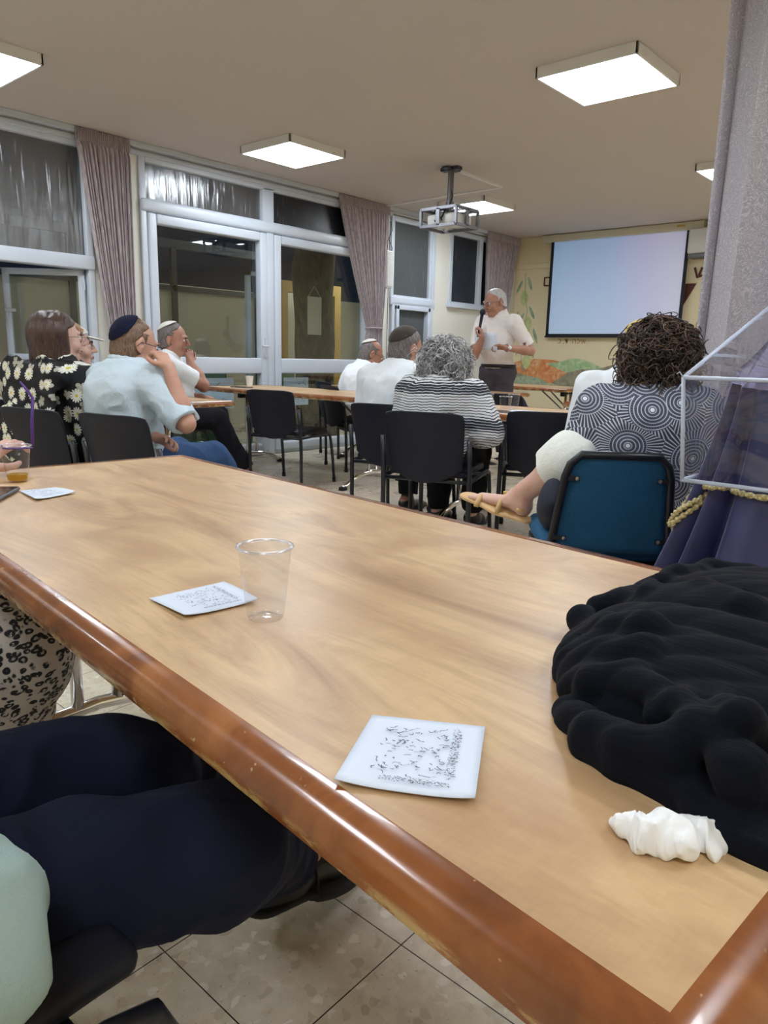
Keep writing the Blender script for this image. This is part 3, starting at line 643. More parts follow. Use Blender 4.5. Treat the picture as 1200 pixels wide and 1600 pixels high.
# projector beam: a spot lamp with a rectangular picture
def beam():
    L = bpy.data.lights.new('projector_beam', 'SPOT'); L.energy = PROJECTOR_WATTS; L.spot_size = R_(60); L.spot_blend = 0; L.shadow_soft_size = .015
    o = bpy.data.objects.new('projector_beam', L); COL.objects.link(o)
    src = Vector((-4.29, 5.98, 2.30)); tgt = Vector((-4.447, YB-.086, 2.04)); 
    # square on to the wall: the picture is keystone free
    o.location = src; o.rotation_euler = (R_(90), 0, 0)       # looks along +Y
    L.use_nodes = True; t = L.node_tree; e = t.nodes['Emission']
    m = NT.__new__(NT); m.t = t
    tc = m.n('ShaderNodeTexCoord'); s = m.sep(tc.outputs['Normal'])
    D = (YB-.086)-src.y
    px = m.math('DIVIDE', s[0], m.math('ABSOLUTE', s[2])); py = m.math('DIVIDE', s[1], m.math('ABSOLUTE', s[2]))
    x0, x1 = (-4.45-.91-src.x)/D, (-4.45+.915-src.x)/D; z0, z1 = (1.415-src.z)/D, (2.655-src.z)/D
    ins = None
    for a, lo, hi in ((px, x0, x1), (py, z0, z1)):
        k = m.math('MULTIPLY', m.math('GREATER_THAN', a, lo), m.math('LESS_THAN', a, hi)); ins = k if ins is None else m.math('MULTIPLY', ins, k)
    u = m.math('DIVIDE', m.math('SUBTRACT', px, x0), x1-x0); v = m.math('DIVIDE', m.math('SUBTRACT', py, z0), z1-z0)
    c = m.ramp(m.math('ADD', u, m.math('MULTIPLY', v, .12)), [(0, (.14,.55,1.)), (.55, (.26,.52,1.)), (.85, (.62,.56,1.)), (1, (.74,.7,1.))])
    m.l(c, e.inputs[0]); m.l(ins, e.inputs[1])
    tag(o, 'light beam of the ceiling projector', 'light')
beam()
# air conditioner right of the screen
ac = empty('air_conditioner', (-3.05, YB, 0)); tag(ac, 'white wall air conditioner between the projection screen and the damask curtain', 'air conditioner')
autosmooth(MB().box((-.42, -.22, 2.36), (.5, 0, 2.66), .03).build('housing', M['white_plastic'], ac)); MB().box((-.40, -.225, 2.31), (.48, -.05, 2.36), .01).build('vent_flap', M['steel'], ac)
# louvred box on the pier
lb = empty('louvred_box', (XL, 6.78, 0)); tag(lb, 'white louvred box on the pier beside the tied curtain', 'vent')
MB().box((0, -.05, 1.84), (.10, .06, 2.26), .006).build('housing', M['white_plastic'], lb)
m = MB()
for i in range(22): m.box((.10, -.045, 1.86+i*.018), (.112, .055, 1.868+i*.018))
m.build('louvre', M['white_plastic'], lb)
o = MB().tube([(XL+.02, 6.86, 2.66), (XL+.05, 6.87, 2.5), (XL+.02, 6.84, 2.4), (XL+.05, 6.88, 2.3), (XL+.04, 6.86, 2.22)], .004, 6).tube([(XL+.015, 6.87, 2.6), (XL+.015, 6.86, 1.9), (XL+.015, 6.86, .2)], .004, 6).build('hanging_cable', M['rubber']); tag(o, 'thin cables dangling beside the tall window', 'cable')
# ------------------------------------------------------------------ mural and lettering on the back wall
def mural():
    o = empty('wall_mural', (0, YB, 0)); tag(o, 'painted mural of olive branches and coloured hills on the cream wall', 'mural')
    def hill(name, pts, mat, d):
        MB().poly([(x, -d, z) for x, z in pts], .0006, (0,1,0)).build(name, mat, o)
    hill('painted_hill', [(-6.0,.98),(-5.85,1.03),(-5.6,1.06),(-5.3,1.05),(-5.1,1.01),(-4.9,.93),(-5.0,.80),(-5.3,.70),(-6.0,.74)], M['hill_orange'], .0015)
    hill('painted_hill', [(-5.42,1.00),(-5.2,1.02),(-5.0,1.08),(-4.85,1.07),(-4.7,1.03),(-4.5,.94),(-4.7,.8),(-5.0,.85)], M['hill_green'], .0024)
    hill('painted_hill', [(-5.3,.72),(-5.05,.88),(-4.85,.93),(-4.6,.94),(-4.4,1.0),(-4.1,1.03),(-3.7,1.02),(-3.3,.98),(-3.0,.94),(-3.0,.66),(-4.2,.62),(-5.0,.62)], M['hill_grey'], .0033)
    hill('painted_hill', [(-6.0,.76),(-5.9,.78),(-5.75,.82),(-5.5,.78),(-5.35,.72),(-5.1,.66),(-4.8,.60),(-6.0,.60)], M['hill_teal'], .0042)
    hill('painted_hill', [(-6.0,.92),(-5.9,.86),(-5.7,.8),(-5.8,.7),(-6.0,.7)], M['hill_grey'], .0036)
    def leaf(cx, cz, L, W, a, name, mat, d=.005):
        pts = []
        for i in range(16):
            t = i/16*2*math.pi; x = math.cos(t)*L/2; z = math.sin(t)*W/2*(1-.25*math.cos(t)**2); pts.append((cx+x*math.cos(a)-z*math.sin(a), -d, cz+x*math.sin(a)+z*math.cos(a)))
        MB().poly(pts, .0006, (0,1,0)).build(name, mat, o)
    st = [(-5.84,2.28),(-5.83,2.0),(-5.78,1.75),(-5.80,1.5),(-5.84,1.25),(-5.82,1.0),(-5.80,.86)]
    MB().tube([(x, -.004, z) for x, z in st], .004, 6).build('painted_stem', M['leaf_paint'], o)
    for x, z, L, W, a in [(-5.93,2.09,.2,.045,1.1),(-5.76,2.13,.2,.05,-1.2),(-5.96,1.68,.16,.035,1.0),(-5.88,1.63,.2,.045,1.0),(-5.70,1.72,.2,.05,-1.1),(-5.93,1.40,.15,.04,1.1),(-5.62,1.39,.24,.05,-1.2),(-5.80,1.33,.15,.04,1.0),(-5.66,1.16,.2,.05,-1.2),(-5.9,1.16,.14,.035,1.1),(-5.78,.95,.16,.04,-1.3)]:
        leaf(x, z, L, W, a, 'painted_leaf', M['leaf_paint'])
    for x, z, W, L in [(-5.84,1.93,.13,.23),(-5.76,1.55,.15,.24),(-5.93,1.47,.12,.22),(-5.74,1.02,.14,.22),(-5.97,.88,.1,.2)]: leaf(x, z, L, W, 1.57, 'painted_olive', M['olive_paint'], .0056)
mural()
def strokes(name, label, pts_list, r, mat):
    m = MB()
    for pts in pts_list: m.tube([(x, YB-.012, z) for x, z in pts], r, 6)
    o = m.build(name, mat); tag(o, label, 'letter'); return o
strokes('wall_letter', 'brown square Hebrew letter partly behind the left edge of the projection screen', [[(-5.52,2.09),(-5.52,2.20),(-5.41,2.20),(-5.41,2.09),(-5.52,2.09)]], .011, M['dark_red'])
strokes('wall_letter', 'brown three pronged Hebrew letter beside the damask curtain', [[(-3.42,2.22),(-3.38,2.10),(-3.30,2.13),(-3.25,2.20)],[(-3.33,2.22),(-3.36,2.12)]], .014, M['dark_red'])
o = MB().poly([(-3.52, YB-.02, 2.03), (-3.38, YB-.02, 2.03), (-3.55, YB-.02, 1.70)], .012, (0,1,0)).build('brown_pennant', M['dark_red']); tag(o, 'dark brown pennant shape at the right edge of the screen', 'ornament')
o = MB().poly([(-3.33, YB-.02, 1.55), (-3.25, YB-.02, 1.62), (-3.18, YB-.02, 1.35), (-3.34, YB-.02, 1.3)], .012, (0,1,0)).build('wooden_ornament', M['yellow_wood']); tag(o, 'ochre wooden ornament behind the curly brown hair', 'ornament')
o = text_mesh('wall_lettering', '\u05db ,\u05d3  \u05d4\u05db\u05d9\u05d0', .105, M['brown_ink'], place_m((1,0,0), (0,0,1), (-5.03, YB-.002, 1.315))); tag(o, 'small ochre Hebrew lettering painted under the projection screen', 'lettering')
# ------------------------------------------------------------------ where a ray of the photograph meets a level plane
def at(px, py, z):
    d = CR @ Vector(((px-600)/FPX, -(py-800)/FPX, -1)); return CAM + d*((z-CAM.z)/d.z)
def depth(px, py, D):
    d = CR @ Vector(((px-600)/FPX, -(py-800)/FPX, -1)); return CAM + d*D
# ------------------------------------------------------------------ tables
def table(label, cx, cy, rz, L=2.02, W=.82, zt=.74, leg_u=.76, group='folding tables with maple tops'):
    o = empty('folding_table', (cx, cy, 0), rz); tag(o, label, 'table', group)
    r = .036; x, y = L/2, W/2
    MB().box((-x+r, -y+r, zt-.03), (x-r, y-r, zt)).build('tabletop', M['laminate'], o)
    for a, b, nm in (((-x, -y), (x, -y+r), 'x'), ((-x, y-r), (x, y), 'x'), ((-x, -y), (-x+r, y), 'y'), ((x-r, -y), (x, y), 'y')):
        vs = []; fs = []                                                     # rounded edge, mitred at the corners
        prof = [(r, zt+.001), (r*.55, zt+.001), (.006, zt-.006), (0, zt-.018), (.003, zt-.032), (r*.5, zt-.038), (r, zt-.036)]
        n = len(prof); side = -1 if (nm == 'x' and a[1] < 0) or (nm == 'y' and a[0] < 0) else 1
        ends = ((-1, x if nm == 'x' else y), (1, x if nm == 'x' else y))
        for sg, h in ends:
            for q, z in prof:
                k = h-q; c = (y-q if nm == 'x' else x-q)*side
                vs.append((sg*k, c, z) if nm == 'x' else (c, sg*k, z))
        fs = [(i, (i+1) % n, n+(i+1) % n, n+i) for i in range(n)]+[tuple(range(n)), tuple(range(n, 2*n))]
        e = MB().add(vs, fs).build('edge_trim', M['rim'], o); autosmooth(e, 50)
    for s in (-1, 1):
        u = s*leg_u; lg = MB()
        for v in (-.055, .055): lg.tube([(u, v, zt-.04), (u, v, .11)], .0165, 14)
        lg.tube([(u, -.36, .022), (u, -.33, .03), (u, -.24, .075), (u, -.12, .108), (u, 0, .118), (u, .12, .108), (u, .24, .075), (u, .33, .03), (u, .36, .022)], .0185, 14)
        g = lg.build('leg', M['chrome'], o, True)
        MB().box((u-.03, -.27, zt-.05), (u+.03, .27, zt-.03)).box((u-.022, -.15, zt-.10), (u+.022, -.09, zt-.03), .004).box((u-.022, .09, zt-.10), (u+.022, .15, zt-.03), .004).build('bracket', M['rubber'], g)
        MB().tube([(u-s*.30, .09, zt-.05), (u, .06, .46)], .009, 8).tube([(u-s*.30, -.09, zt-.05), (u, -.06, .46)], .009, 8).tube([(u, -.12, zt-.07), (u, .12, zt-.07)], .011, 8).build('folding_brace', M['steel'], g)
        MB().box((u-.024, -.385, 0), (u+.024, -.325, .03), .008).box((u-.024, .325, 0), (u+.024, .385, .03), .008).build('foot_cap', M['rubber'], g)
    return o
table('big maple topped table in the foreground with notes, cup and black shawl on it', -1.020, .799, R_(-5.77))
table('table in front of the glass doors with a phone and a paper cup on it', -4.77, 4.42, R_(1.5), 2.05, .82)
table('table whose corner shows between the pale blue shirt and the white T-shirt man', -4.97, 2.58, R_(2))
table('table behind the empty black chair at right, holding three plastic cups', -2.02, 4.06, R_(6), 2.0, .80)
table('table in front of the speaker carrying his papers and a black laptop', -4.6, 5.80, R_(0), 2.0, .80)
table('farthest table, standing under the mural at the back', -4.85, 7.95, R_(-2), 1.95, .84)
table('table with only its end showing behind the circle patterned blouse', -1.75, 5.65, R_(2), 2.0, .8)

# ------------------------------------------------------------------ black stacking chairs
def chair_proto():
    o = empty('stacking_chair'); W = .245
    def back(u, v):
        x = (u*2-1); zb = .475-.080*(1-x*x); zt = .778-.012*abs(x)**5; z = zb+(zt-zb)*v
        hw = .205+.018*v-.012*max(0, v-.9)*10*abs(x)
        return (x*hw, -.012-.065*v**1.4-.035*(1-x*x), z)
    vs, fs = grid(19, 14, back); b = newmesh('backrest', vs, fs, M['black_plastic'], o, True); solid(b, .012)
    m = b.modifiers.new('bev', 'BEVEL'); m.width = .004; m.segments = 2
    s = MB().box((-.215, .0, .425), (.215, .44, .462), .016).build('seat', M['black_plastic'], o); autosmooth(s, 50)
    for sx in (-1, 1):
        l = MB().tube([(sx*W, .0, 0), (sx*W, -.004, .3), (sx*(W-.002), -.014, .5), (sx*(W-.004), -.035, .635)], .0135, 10).build('leg', M['black_metal'], o, True)
        MB().tube([(sx*W, 0, 0), (sx*W, 0, .035)], .017, 10).build('foot_cap', M['rubber'], l)
        l = MB().tube([(sx*W, 0, .41), (sx*W, .2, .415), (sx*W, .38, .42), (sx*W, .43, .405), (sx*W, .448, .36), (sx*(W+.005), .475, .2), (sx*(W+.01), .495, 0)], .0125, 10).build('leg', M['black_metal'], o, True)
        MB().tube([(sx*(W+.01), .495, 0), (sx*(W+.009), .491, .035)], .016, 10).build('foot_cap', M['rubber'], l)
    MB().tube([(-W, 0, .405), (W, 0, .405)], .011, 8).tube([(-W, .36, .405), (W, .36, .405)], .011, 8).build('crossbar', M['black_metal'], o, True)
    return o
CHAIR = chair_proto(); _first = [True]
def chair(x, y, rz, label):
    o = CHAIR if _first[0] else copytree(CHAIR); _first[0] = False
    o.location = (x, y, 0); o.rotation_euler = (0, 0, rz); tag(o, label, 'chair', 'black stacking chairs'); return o
# (x, y) is the middle between the rear legs
chair(-4.46, 3.78, R_(15), 'empty black chair standing alone in front of the table by the glass doors')
chair(-5.52, 5.42, R_(-22), 'empty black chair at the far side of the table by the glass doors')
chair(-2.92, 3.36, R_(12), 'black chair under the man in white with the dark olive kippah')
chair(-2.40, 3.09, R_(20), 'black chair under the grey curly haired woman in stripes')
chair(-2.03, 3.70, R_(28), 'empty black chair between the striped top and the circle patterned blouse')
chair(-3.07, 1.72, R_(12), 'black chair under the man in the pale blue shirt')
chair(-3.58, 1.58, R_(12), 'black chair under the woman in the daisy shawl')
chair(-5.55, 3.35, R_(-34), 'black chair under the man in the white T-shirt')
chair(-4.86, 4.86, R_(-22), 'black chair under the bearded man at the far side of the door table')
chair(-1.36, 3.22, R_(25), 'black chair under the man with the gold kippah')
chair(-.80, -.12, R_(2), 'black chair in the near left corner under the navy trousers')
chair(-1.62, -.12, R_(0), 'black chair under the woman in leopard print')
chair(-4.25, 1.72, R_(8), 'black chair under the woman with the white cap visor')
chair(-5.05, 1.05, R_(-38), 'black chair at the left edge under the person in blue')

# blue upholstered chair
def blue_chair(x, y, rz):
    o = empty('banquet_chair', (x, y, 0), rz); tag(o, 'blue upholstered chair with black frame under the curly brown haired woman', 'chair')
    def fr(k, off=0):
        z0, z1 = .42, .775; hw0, hw1 = .185+off, .148+off; pts = [(-hw0, 0, z0), (-hw0*.98, -.01, .5), (-hw1-.012, -.05, z1-.07), (-hw1, -.056, z1-.03), (-hw1+.03, -.06, z1)]
        return pts+[(-a, b, c) for a, b, c in reversed(pts)]
    MB().tube(fr(0), .0135, 12).build('back_frame', M['black_metal'], o, True)
    def bk(u, v):
        x = u*2-1; z = .455+(.768-.455)*v; hw = .178-.034*v-(.02*max(0, (v-.88)/.12)**2)
        return (x*hw, .004-.058*v-.006*(1-x*x), z)
    vs, fs = grid(15, 15, bk); b = newmesh('backrest', vs, fs, M['blue_uphol'], o, True); solid(b, .03, -.6)
    s = MB().box((-.21, .02, .415), (.21, .46, .485), .03).build('seat', M['blue_uphol'], o); autosmooth(s, 60)
    MB().box((-.205, .0, .37), (.205, .45, .415), .008).build('seat_frame', M['black_metal'], o)
    for sx in (-1, 1):
        for y0, y1 in ((0, -.02), (.42, .45)): MB().box((sx*.195-.011, min(y0,y1), 0), (sx*.195+.011, min(y0,y1)+.024, .40), .003).build('leg', M['black_metal'], o)
        for z, y in ((.50, -.012), (.70, -.048)):
            k = (.178-.034*((z-.455)/.313))*sx
            t = MB().box((k-sx*.035, y-.012, z-.007), (k+sx*.012, y-.007, z+.007), .001).build('tab', M['rubber'], o)
            MB().lathe([(0, .004), (.0055, .003), (.0065, 0)], n=12).xf(Matrix.Translation((k-sx*.026, y-.0115, z)) @ Matrix.Rotation(R_(90), 4, 'X')).build('screw', M['screw'], t)
    return o
blue_chair(-.955, 2.20, R_(36))

# ------------------------------------------------------------------ lectern with velvet cloth and clear cover
def lectern():
    X0, X1, Y0, Y1, ZF, ZB = -.548, .06, 1.72, 2.34, 1.005, 1.21
    o = empty('lectern', ((X0+X1)/2, (Y0+Y1)/2, 0)); tag(o, 'lectern draped in navy velvet with gold braid at the right edge', 'lectern')
    hx, hy = (X1-X0)/2, (Y1-Y0)/2; N = 220
    MB().poly([(-hx+.09, -hy+.09, ZF-.03), (-hx+.09, hy-.09, ZB-.09), (-hx+.09, hy-.09, .95), (-hx+.09, -hy+.09, .95)], 2*hx-.18, (1,0,0)).box((-.05, -.05, 0), (.05, .05, .96)).box((-.22, -.18, 0), (.22, .18, .04), .01).build('stand', M['yellow_wood'], o)
    def ring(t, v):
        # t 0..1 round the rounded rectangle; v drop 0..1
        c = t*2*math.pi; e = .28; cx = abs(math.cos(c))**e*math.copysign(1, math.cos(c)); cy = abs(math.sin(c))**e*math.copysign(1, math.sin(c))
        fold = math.sin(c*14+.8*math.sin(c*3)) * .55 + math.sin(c*23+1)*.3+math.sin(c*7)*.35
        fl = .93+.72*v**1.45; k = .075*min(1, .12+v*1.4)
        top = ZF+(ZB-ZF)*(cy*.5+.5)
        x = cx*hx*fl+math.cos(c)*k*fold; y = cy*hy*fl+math.sin(c)*k*fold
        return Vector((x, y, top-(top-.06)*v))
    vs = []; fs = []; nv = 40
    for j in range(nv):
        for i in range(N): vs.append(ring(i/N, (j/(nv-1))**1.15))
    for j in range(nv-1):
        for i in range(N): i2 = (i+1) % N; fs.append((j*N+i, j*N+i2, (j+1)*N+i2, (j+1)*N+i))
    fs.append(tuple(range(N))); cl = newmesh('velvet_cloth', vs, fs, M['velvet'], o, True)
    def braidline(fn, n=60):
        pts = [fn(i/(n-1)) for i in range(n)]; m = MB()
        m.tube(pts, [.0062+.0022*math.sin(i*2.1) for i in range(n)], 8); m.build('gold_braid', M['braid'], o, True)
    def onc(t, v, out=.012):
        p = ring(t, v); c = t*2*math.pi; return p+Vector((math.cos(c), math.sin(c), 0))*out
    braidline(lambda s: onc(.635+.24*s, .235), 80)
    braidline(lambda s: onc(.58+.055*s, .40-.165*s))
    braidline(lambda s: onc(.585+.05*s, .235+.11*math.sin(s*math.pi)**.8 if s < .5 else .345-.11*(s-.5)*2))
    braidline(lambda s: onc(.628-.006*math.sin(s*5), .45+.3*s))
    # clear plastic cover: a thing of its own laid over the cloth
    p = empty('plastic_cover', o.location); tag(p, 'clear plastic cover with slanted top and pale piping over the lectern', 'cover')
    a, b = hx+.042, hy+.042; zf, zb, zl = ZF+.022, ZB+.035, .80
    C = [(-a, -b), (a, -b), (a, b), (-a, b)]; top = [(-a, -b, zf), (a, -b, zf), (a, b, zb), (-a, b, zb)]; low = [(x*.935, y*1.01, zl) for x, y in C]
    def patch(A, B, Cc, D, amp, seed):
        A, B, Cc, D = map(Vector, (A, B, Cc, D)); n = (B-A).cross(D-A).normalized()
        def fn(u, v):
            e = min(u, 1-u, v, 1-v)*4; e = min(1, e)
            q = A*(1-u)*(1-v)+B*u*(1-v)+Cc*u*v+D*(1-u)*v
            return q+n*amp*e*(math.sin(u*9+seed+3*v)+math.sin(v*11+2*u+seed)+.6*math.sin(u*23+v*17+seed))
        return grid(40, 24, fn)
    m = MB()
    m.add(*patch(low[0], low[1], top[1], top[0], .004, 1)); m.add(*patch(top[0], top[1], top[2], top[3], .005, 2))
    m.add(*patch(low[3], low[0], top[0], top[3], .004, 3)); m.add(*patch(low[1], low[2], top[2], top[1], .004, 4)); m.add(*patch(low[2], low[3], top[3], top[2], .004, 5))
    m.build('clear_sheet', M['cover'], p, True)
    pp = MB(); r = .0048
    for i in range(4): pp.tube([top[i], top[(i+1) % 4]], r, 8).tube([low[i], low[(i+1) % 4]], r, 8).tube([top[i], low[i]], r, 8)
    pp.tube([top[0], Vector(top[0])+Vector((-.008, -.005, .012)), Vector(top[0])+Vector((-.014, -.004, .008))], .0015, 6).tube([Vector(top[0])+Vector((0,0,-.01)), Vector(top[0])+Vector((-.012, -.003, -.03))], .0015, 6)
    pp.build('piping', M['cover_seam'], p, True)
lectern()

# ------------------------------------------------------------------ small things on the tables
TZ = .7412
def cup(x, y, z, h, r0, r1, label, drink=0, ribs=True, mat=None, group='disposable cups'):
    o = empty('plastic_cup', (x, y, z)); tag(o, label, 'cup', group)
    n = 26; out = []
    for i in range(n+1):
        t = i/n; r = r0+(r1-r0)*t
        if ribs and .45 < t < .85: r += .00025*math.sin((t-.45)/.4*8*2*math.pi)
        if t < .05: r -= .0015*(1-t/.05)
        out.append((r, h*t))
    out += [(r1+.0022, h+.0002), (r1+.0028, h-.0012), (r1+.0016, h-.0028)]
    base = [(0, .004), (r0*.45, .0038), (r0*.6, .0022), (r0*.8, .0016), (r0*.92, 0)]
    MB().lathe(base+out, n=48).build('cup_wall', mat or M['cup'], o, True)
    MB().lathe([(r1+.0022*math.cos(a), h-.0012+.0018*math.sin(a)) for a in [i*math.pi/5 for i in range(11)]], n=48).build('rim', M['cup_rim'] if mat is None else mat, o, True)
    if drink:
        rr = r0+(r1-r0)*drink/h; MB().lathe([(0, .0045), (r0-.001, .0045), (rr-.001, drink), (0, drink)], n=40).build('drink', M['tea'], o, False)
    return o
c0 = at(415, 964, TZ); cup(c0.x, c0.y, TZ, .091, .0225, .0325, 'empty clear plastic cup standing beside the middle note on the near table')
c0 = at(28, 752, TZ); cup(c0.x, c0.y, TZ, .088, .022, .0345, 'clear plastic cup with a little amber drink at the left edge', .018)
for x, y, l in ((761, 640, 'clear plastic cup behind the striped top, leftmost on the cup table'), (789, 646, 'clear plastic cup nearest the empty black chair on the cup table'), (802, 641, 'clear plastic cup behind the other one next to the empty black chair')):
    c0 = at(x, y, TZ); cup(c0.x, c0.y, TZ, .10, .026, .037, l)
c0 = at(390, 602, TZ); cup(-5.62, 4.45, TZ, .095, .026, .038, 'small pale paper cup on the table in front of the glass doors', ribs=False, mat=M['white_plastic'])
def sheet(name, corners, label, lift=0, cat='note', curl=.004):
    A, B, Cc, D = [Vector((p[0], p[1], TZ+.0015)) for p in corners]
    def fn(u, v):
        q = A*(1-u)*(1-v)+B*u*(1-v)+Cc*u*v+D*(1-u)*v; return (q.x, q.y, q.z+curl*(abs(u-.5)*2)**3*(1-v)+curl*.4*math.sin(v*3)*u)
    vs, fs = grid(14, 14, fn); o = newmesh(name, vs, fs, M['paper'], None, True); solid(o, .0006, 1); tag(o, label, cat); return o, A, B, Cc, D
def note(corners, label, seed, rows=11, nw=.00042):
    o, A, B, Cc, D = sheet('paper_note', corners, label, curl=.0035)
    ux = (B-A).normalized(); uy = (D-A); uy = (uy-ux*uy.dot(ux)).normalized(); w = (B-A).length; h = (D-A).length
    P0 = A+ux*w*.22+uy*h*.15+Vector((0,0,.0032)); scribble('handwriting', P0, ux, uy, w*.5, h*.68, rows, M['ink'], o, seed, 0, .3, nw, .62)
    P1 = A+ux*w*.76+uy*h*.18+Vector((0,0,.0032)); scribble('ink_smudge', P1, ux, uy, w*.06, h*.7, 34, M['ink_dark'], o, seed+1, 0, .9, nw*.7, .7)
    P2 = A+ux*w*.3+uy*h*.08+Vector((0,0,.0033)); scribble('ink_smudge', P2, ux, uy, w*.5, h*.05, 4, M['ink_dark'], o, seed+2, 0, .9, nw*.7, .6)
    return o
q = [at(522, 1226, TZ), at(742, 1257, TZ), at(758, 1139, TZ), at(582, 1120, TZ)]; note(q, 'handwritten white note nearest the camera at the varnished table edge', 1)
q = [at(288, 967, TZ), at(403, 941, TZ), at(350, 911, TZ), at(233, 937, TZ)]; note(q, 'handwritten white note lying beside the empty clear cup', 5)
q = [at(55, 783, TZ), at(118, 771, TZ), at(86, 763, TZ), at(30, 768, TZ)]; note(q, 'handwritten white note next to the phone at the left edge', 9)
def phone(c, rz, label, z=TZ, d=(.074, .152)):
    o = empty('mobile_phone', (c.x, c.y, z), rz); tag(o, label, 'phone')
    autosmooth(MB().box((-d[0]/2, -d[1]/2, 0), (d[0]/2, d[1]/2, .0085), .004).build('phone_body', M['steel'], o)); MB().box((-d[0]/2+.003, -d[1]/2+.003, .0085), (d[0]/2-.003, d[1]/2-.003, .0092)).build('phone_screen', M['phone'], o)
p = at(-14, 776, TZ); phone(p, R_(50), 'dark mobile phone at the left edge beside a note')
phone(Vector((-5.42, 4.2, 0)), R_(100), 'dark phone lying on the table in front of the glass doors', d=(.09, .2))
phone(Vector((-2.42, 3.80, 0)), R_(80), 'dark phone beside the white paper on the cup table')
sheet('paper_sheet', [(-2.38, 3.82), (-2.18, 3.83), (-2.24, 4.05), (-2.44, 4.03)], 'white paper sheet beside the plastic cups on the cup table', cat='paper')
sheet('paper_sheet', [(-4.02, 5.62), (-3.82, 5.62), (-3.80, 5.90), (-4.0, 5.92)], 'white paper sheet on the table in front of the speaker', cat='paper')
lp = empty('laptop', (-4.22, 5.72, TZ), R_(10)); tag(lp, 'black laptop on the table in front of the speaker', 'laptop')
MB().box((-.17, -.12, 0), (.17, .12, .018), .005).build('laptop_base', M['black_plastic'], lp); MB().box((-.17, -.125, .018), (.17, -.115, .075), .004).build('laptop_lid', M['black_plastic'], lp)
o = MB().lathe([(0, .028), (.012, .026), (.02, .012), (.02, 0)], (-3.93, 5.60, TZ), 16).build('red_knob_remote', simple('red_plastic', rgb(200,40,50), .4)); tag(o, 'small red object on the table in front of the speaker', 'clicker')
o = MB().tube([(-3.86, 5.60, TZ), (-3.86, 5.60, TZ+.06), (-3.85, 5.60, TZ+.07)], [.02, .02, .014], 16).build('small_can', M['black_plastic']); tag(o, 'small black canister right of the red object on the speaker table', 'can')
# blue device seen behind the olive kippah
o = empty('blue_cabinet', (-5.6, 7.2, 0)); tag(o, 'low blue and black machine standing behind the olive kippah man near the tall window', 'cabinet')
MB().box((-.25, -.35, .02), (.25, .35, .86), .02).build('cabinet_body', simple('blue_paint', rgb(60,104,150), .5), o); MB().box((-.27, -.37, .86), (.27, .37, .93), .01).build('cabinet_lid', M['rubber'], o)
# ------------------------------------------------------------------ implicit surfaces: smooth blended shapes turned into one mesh
def V(*a): return np.array(a, float)
def nrm(v): v = np.asarray(v, float); return v/(np.linalg.norm(v)+1e-12)
class Sdf:
    """list of primitives blended by smooth union ('u'), subtraction ('s') or intersection ('i')"""
    def __init__(s): s.p = []; s.disp = None
    def cone(s, a, b, ra, rb=None, k=.02, flat=None, op='u'):
        a = V(*a); b = V(*b); rb = ra if rb is None else rb; fx, ff = (nrm(flat[0]), flat[1]) if flat else (None, 1)
        ctr = (a+b)/2; R = np.linalg.norm(b-a)/2+max(ra, rb)
        def f(P):
            X = P-a; B = b-a
            if fx is not None: X = X+np.outer(X@fx, fx)*(1/ff-1); B = B+fx*(B@fx)*(1/ff-1)
            t = np.clip(X@B/max(B@B, 1e-9), 0, 1); d = np.linalg.norm(X-t[:, None]*B, axis=1)-(ra+t*(rb-ra)); return d*ff
        s.p.append((op, f, ctr, R, k)); return s
    def chain(s, pts, rs, k=.02, flat=None):
        for i in range(len(pts)-1): s.cone(pts[i], pts[i+1], rs[i], rs[i+1], k, flat)
        return s
    def ell(s, c, r, rot=None, k=.02, op='u'):
        c = V(*c); r = V(*r); Rm = np.eye(3) if rot is None else rot
        def f(P):
            X = (P-c)@Rm; k0 = np.linalg.norm(X/r, axis=1); k1 = np.linalg.norm(X/(r*r), axis=1)+1e-9; return k0*(k0-1)/k1
        s.p.append((op, f, c, max(r), k)); return s
    def plane(s, pt, n, k=.004, op='s'):
        """'s' removes the side n points to"""
        pt = V(*pt); n = nrm(n); s.p.append((op, lambda P: -((P-pt)@n), None, None, k)); return s
    def func(s, f, k=.004, op='s'): s.p.append((op, f, None, None, k)); return s
    def __call__(s, P):
        d = np.full(len(P), 9., float)
        for op, f, c, R, k in s.p:
            if op == 'u':
                m = (np.linalg.norm(P-c, axis=1)-R) < (d+k) if R is not None else np.ones(len(P), bool)
                if not m.any(): continue
                x = f(P[m]); y = d[m]; h = np.clip(.5+.5*(y-x)/k, 0, 1); d[m] = y*(1-h)+x*h-k*h*(1-h)
            elif op == 's':
                x = f(P); h = np.clip(.5-.5*(d+x)/k, 0, 1); d = d*(1-h)-x*h+k*h*(1-h)
            else:
                x = f(P); h = np.clip(.5-.5*(d-x)/k, 0, 1); d = d*(1-h)+x*h+k*h*(1-h)
        if s.disp is not None: d = d+s.disp(P)
        return d
    def bounds(s):
        lo = np.min([c-R for op, f, c, R, k in s.p if R is not None and op == 'u'], axis=0); hi = np.max([c+R for op, f, c, R, k in s.p if R is not None and op == 'u'], axis=0); return lo-.03, hi+.03
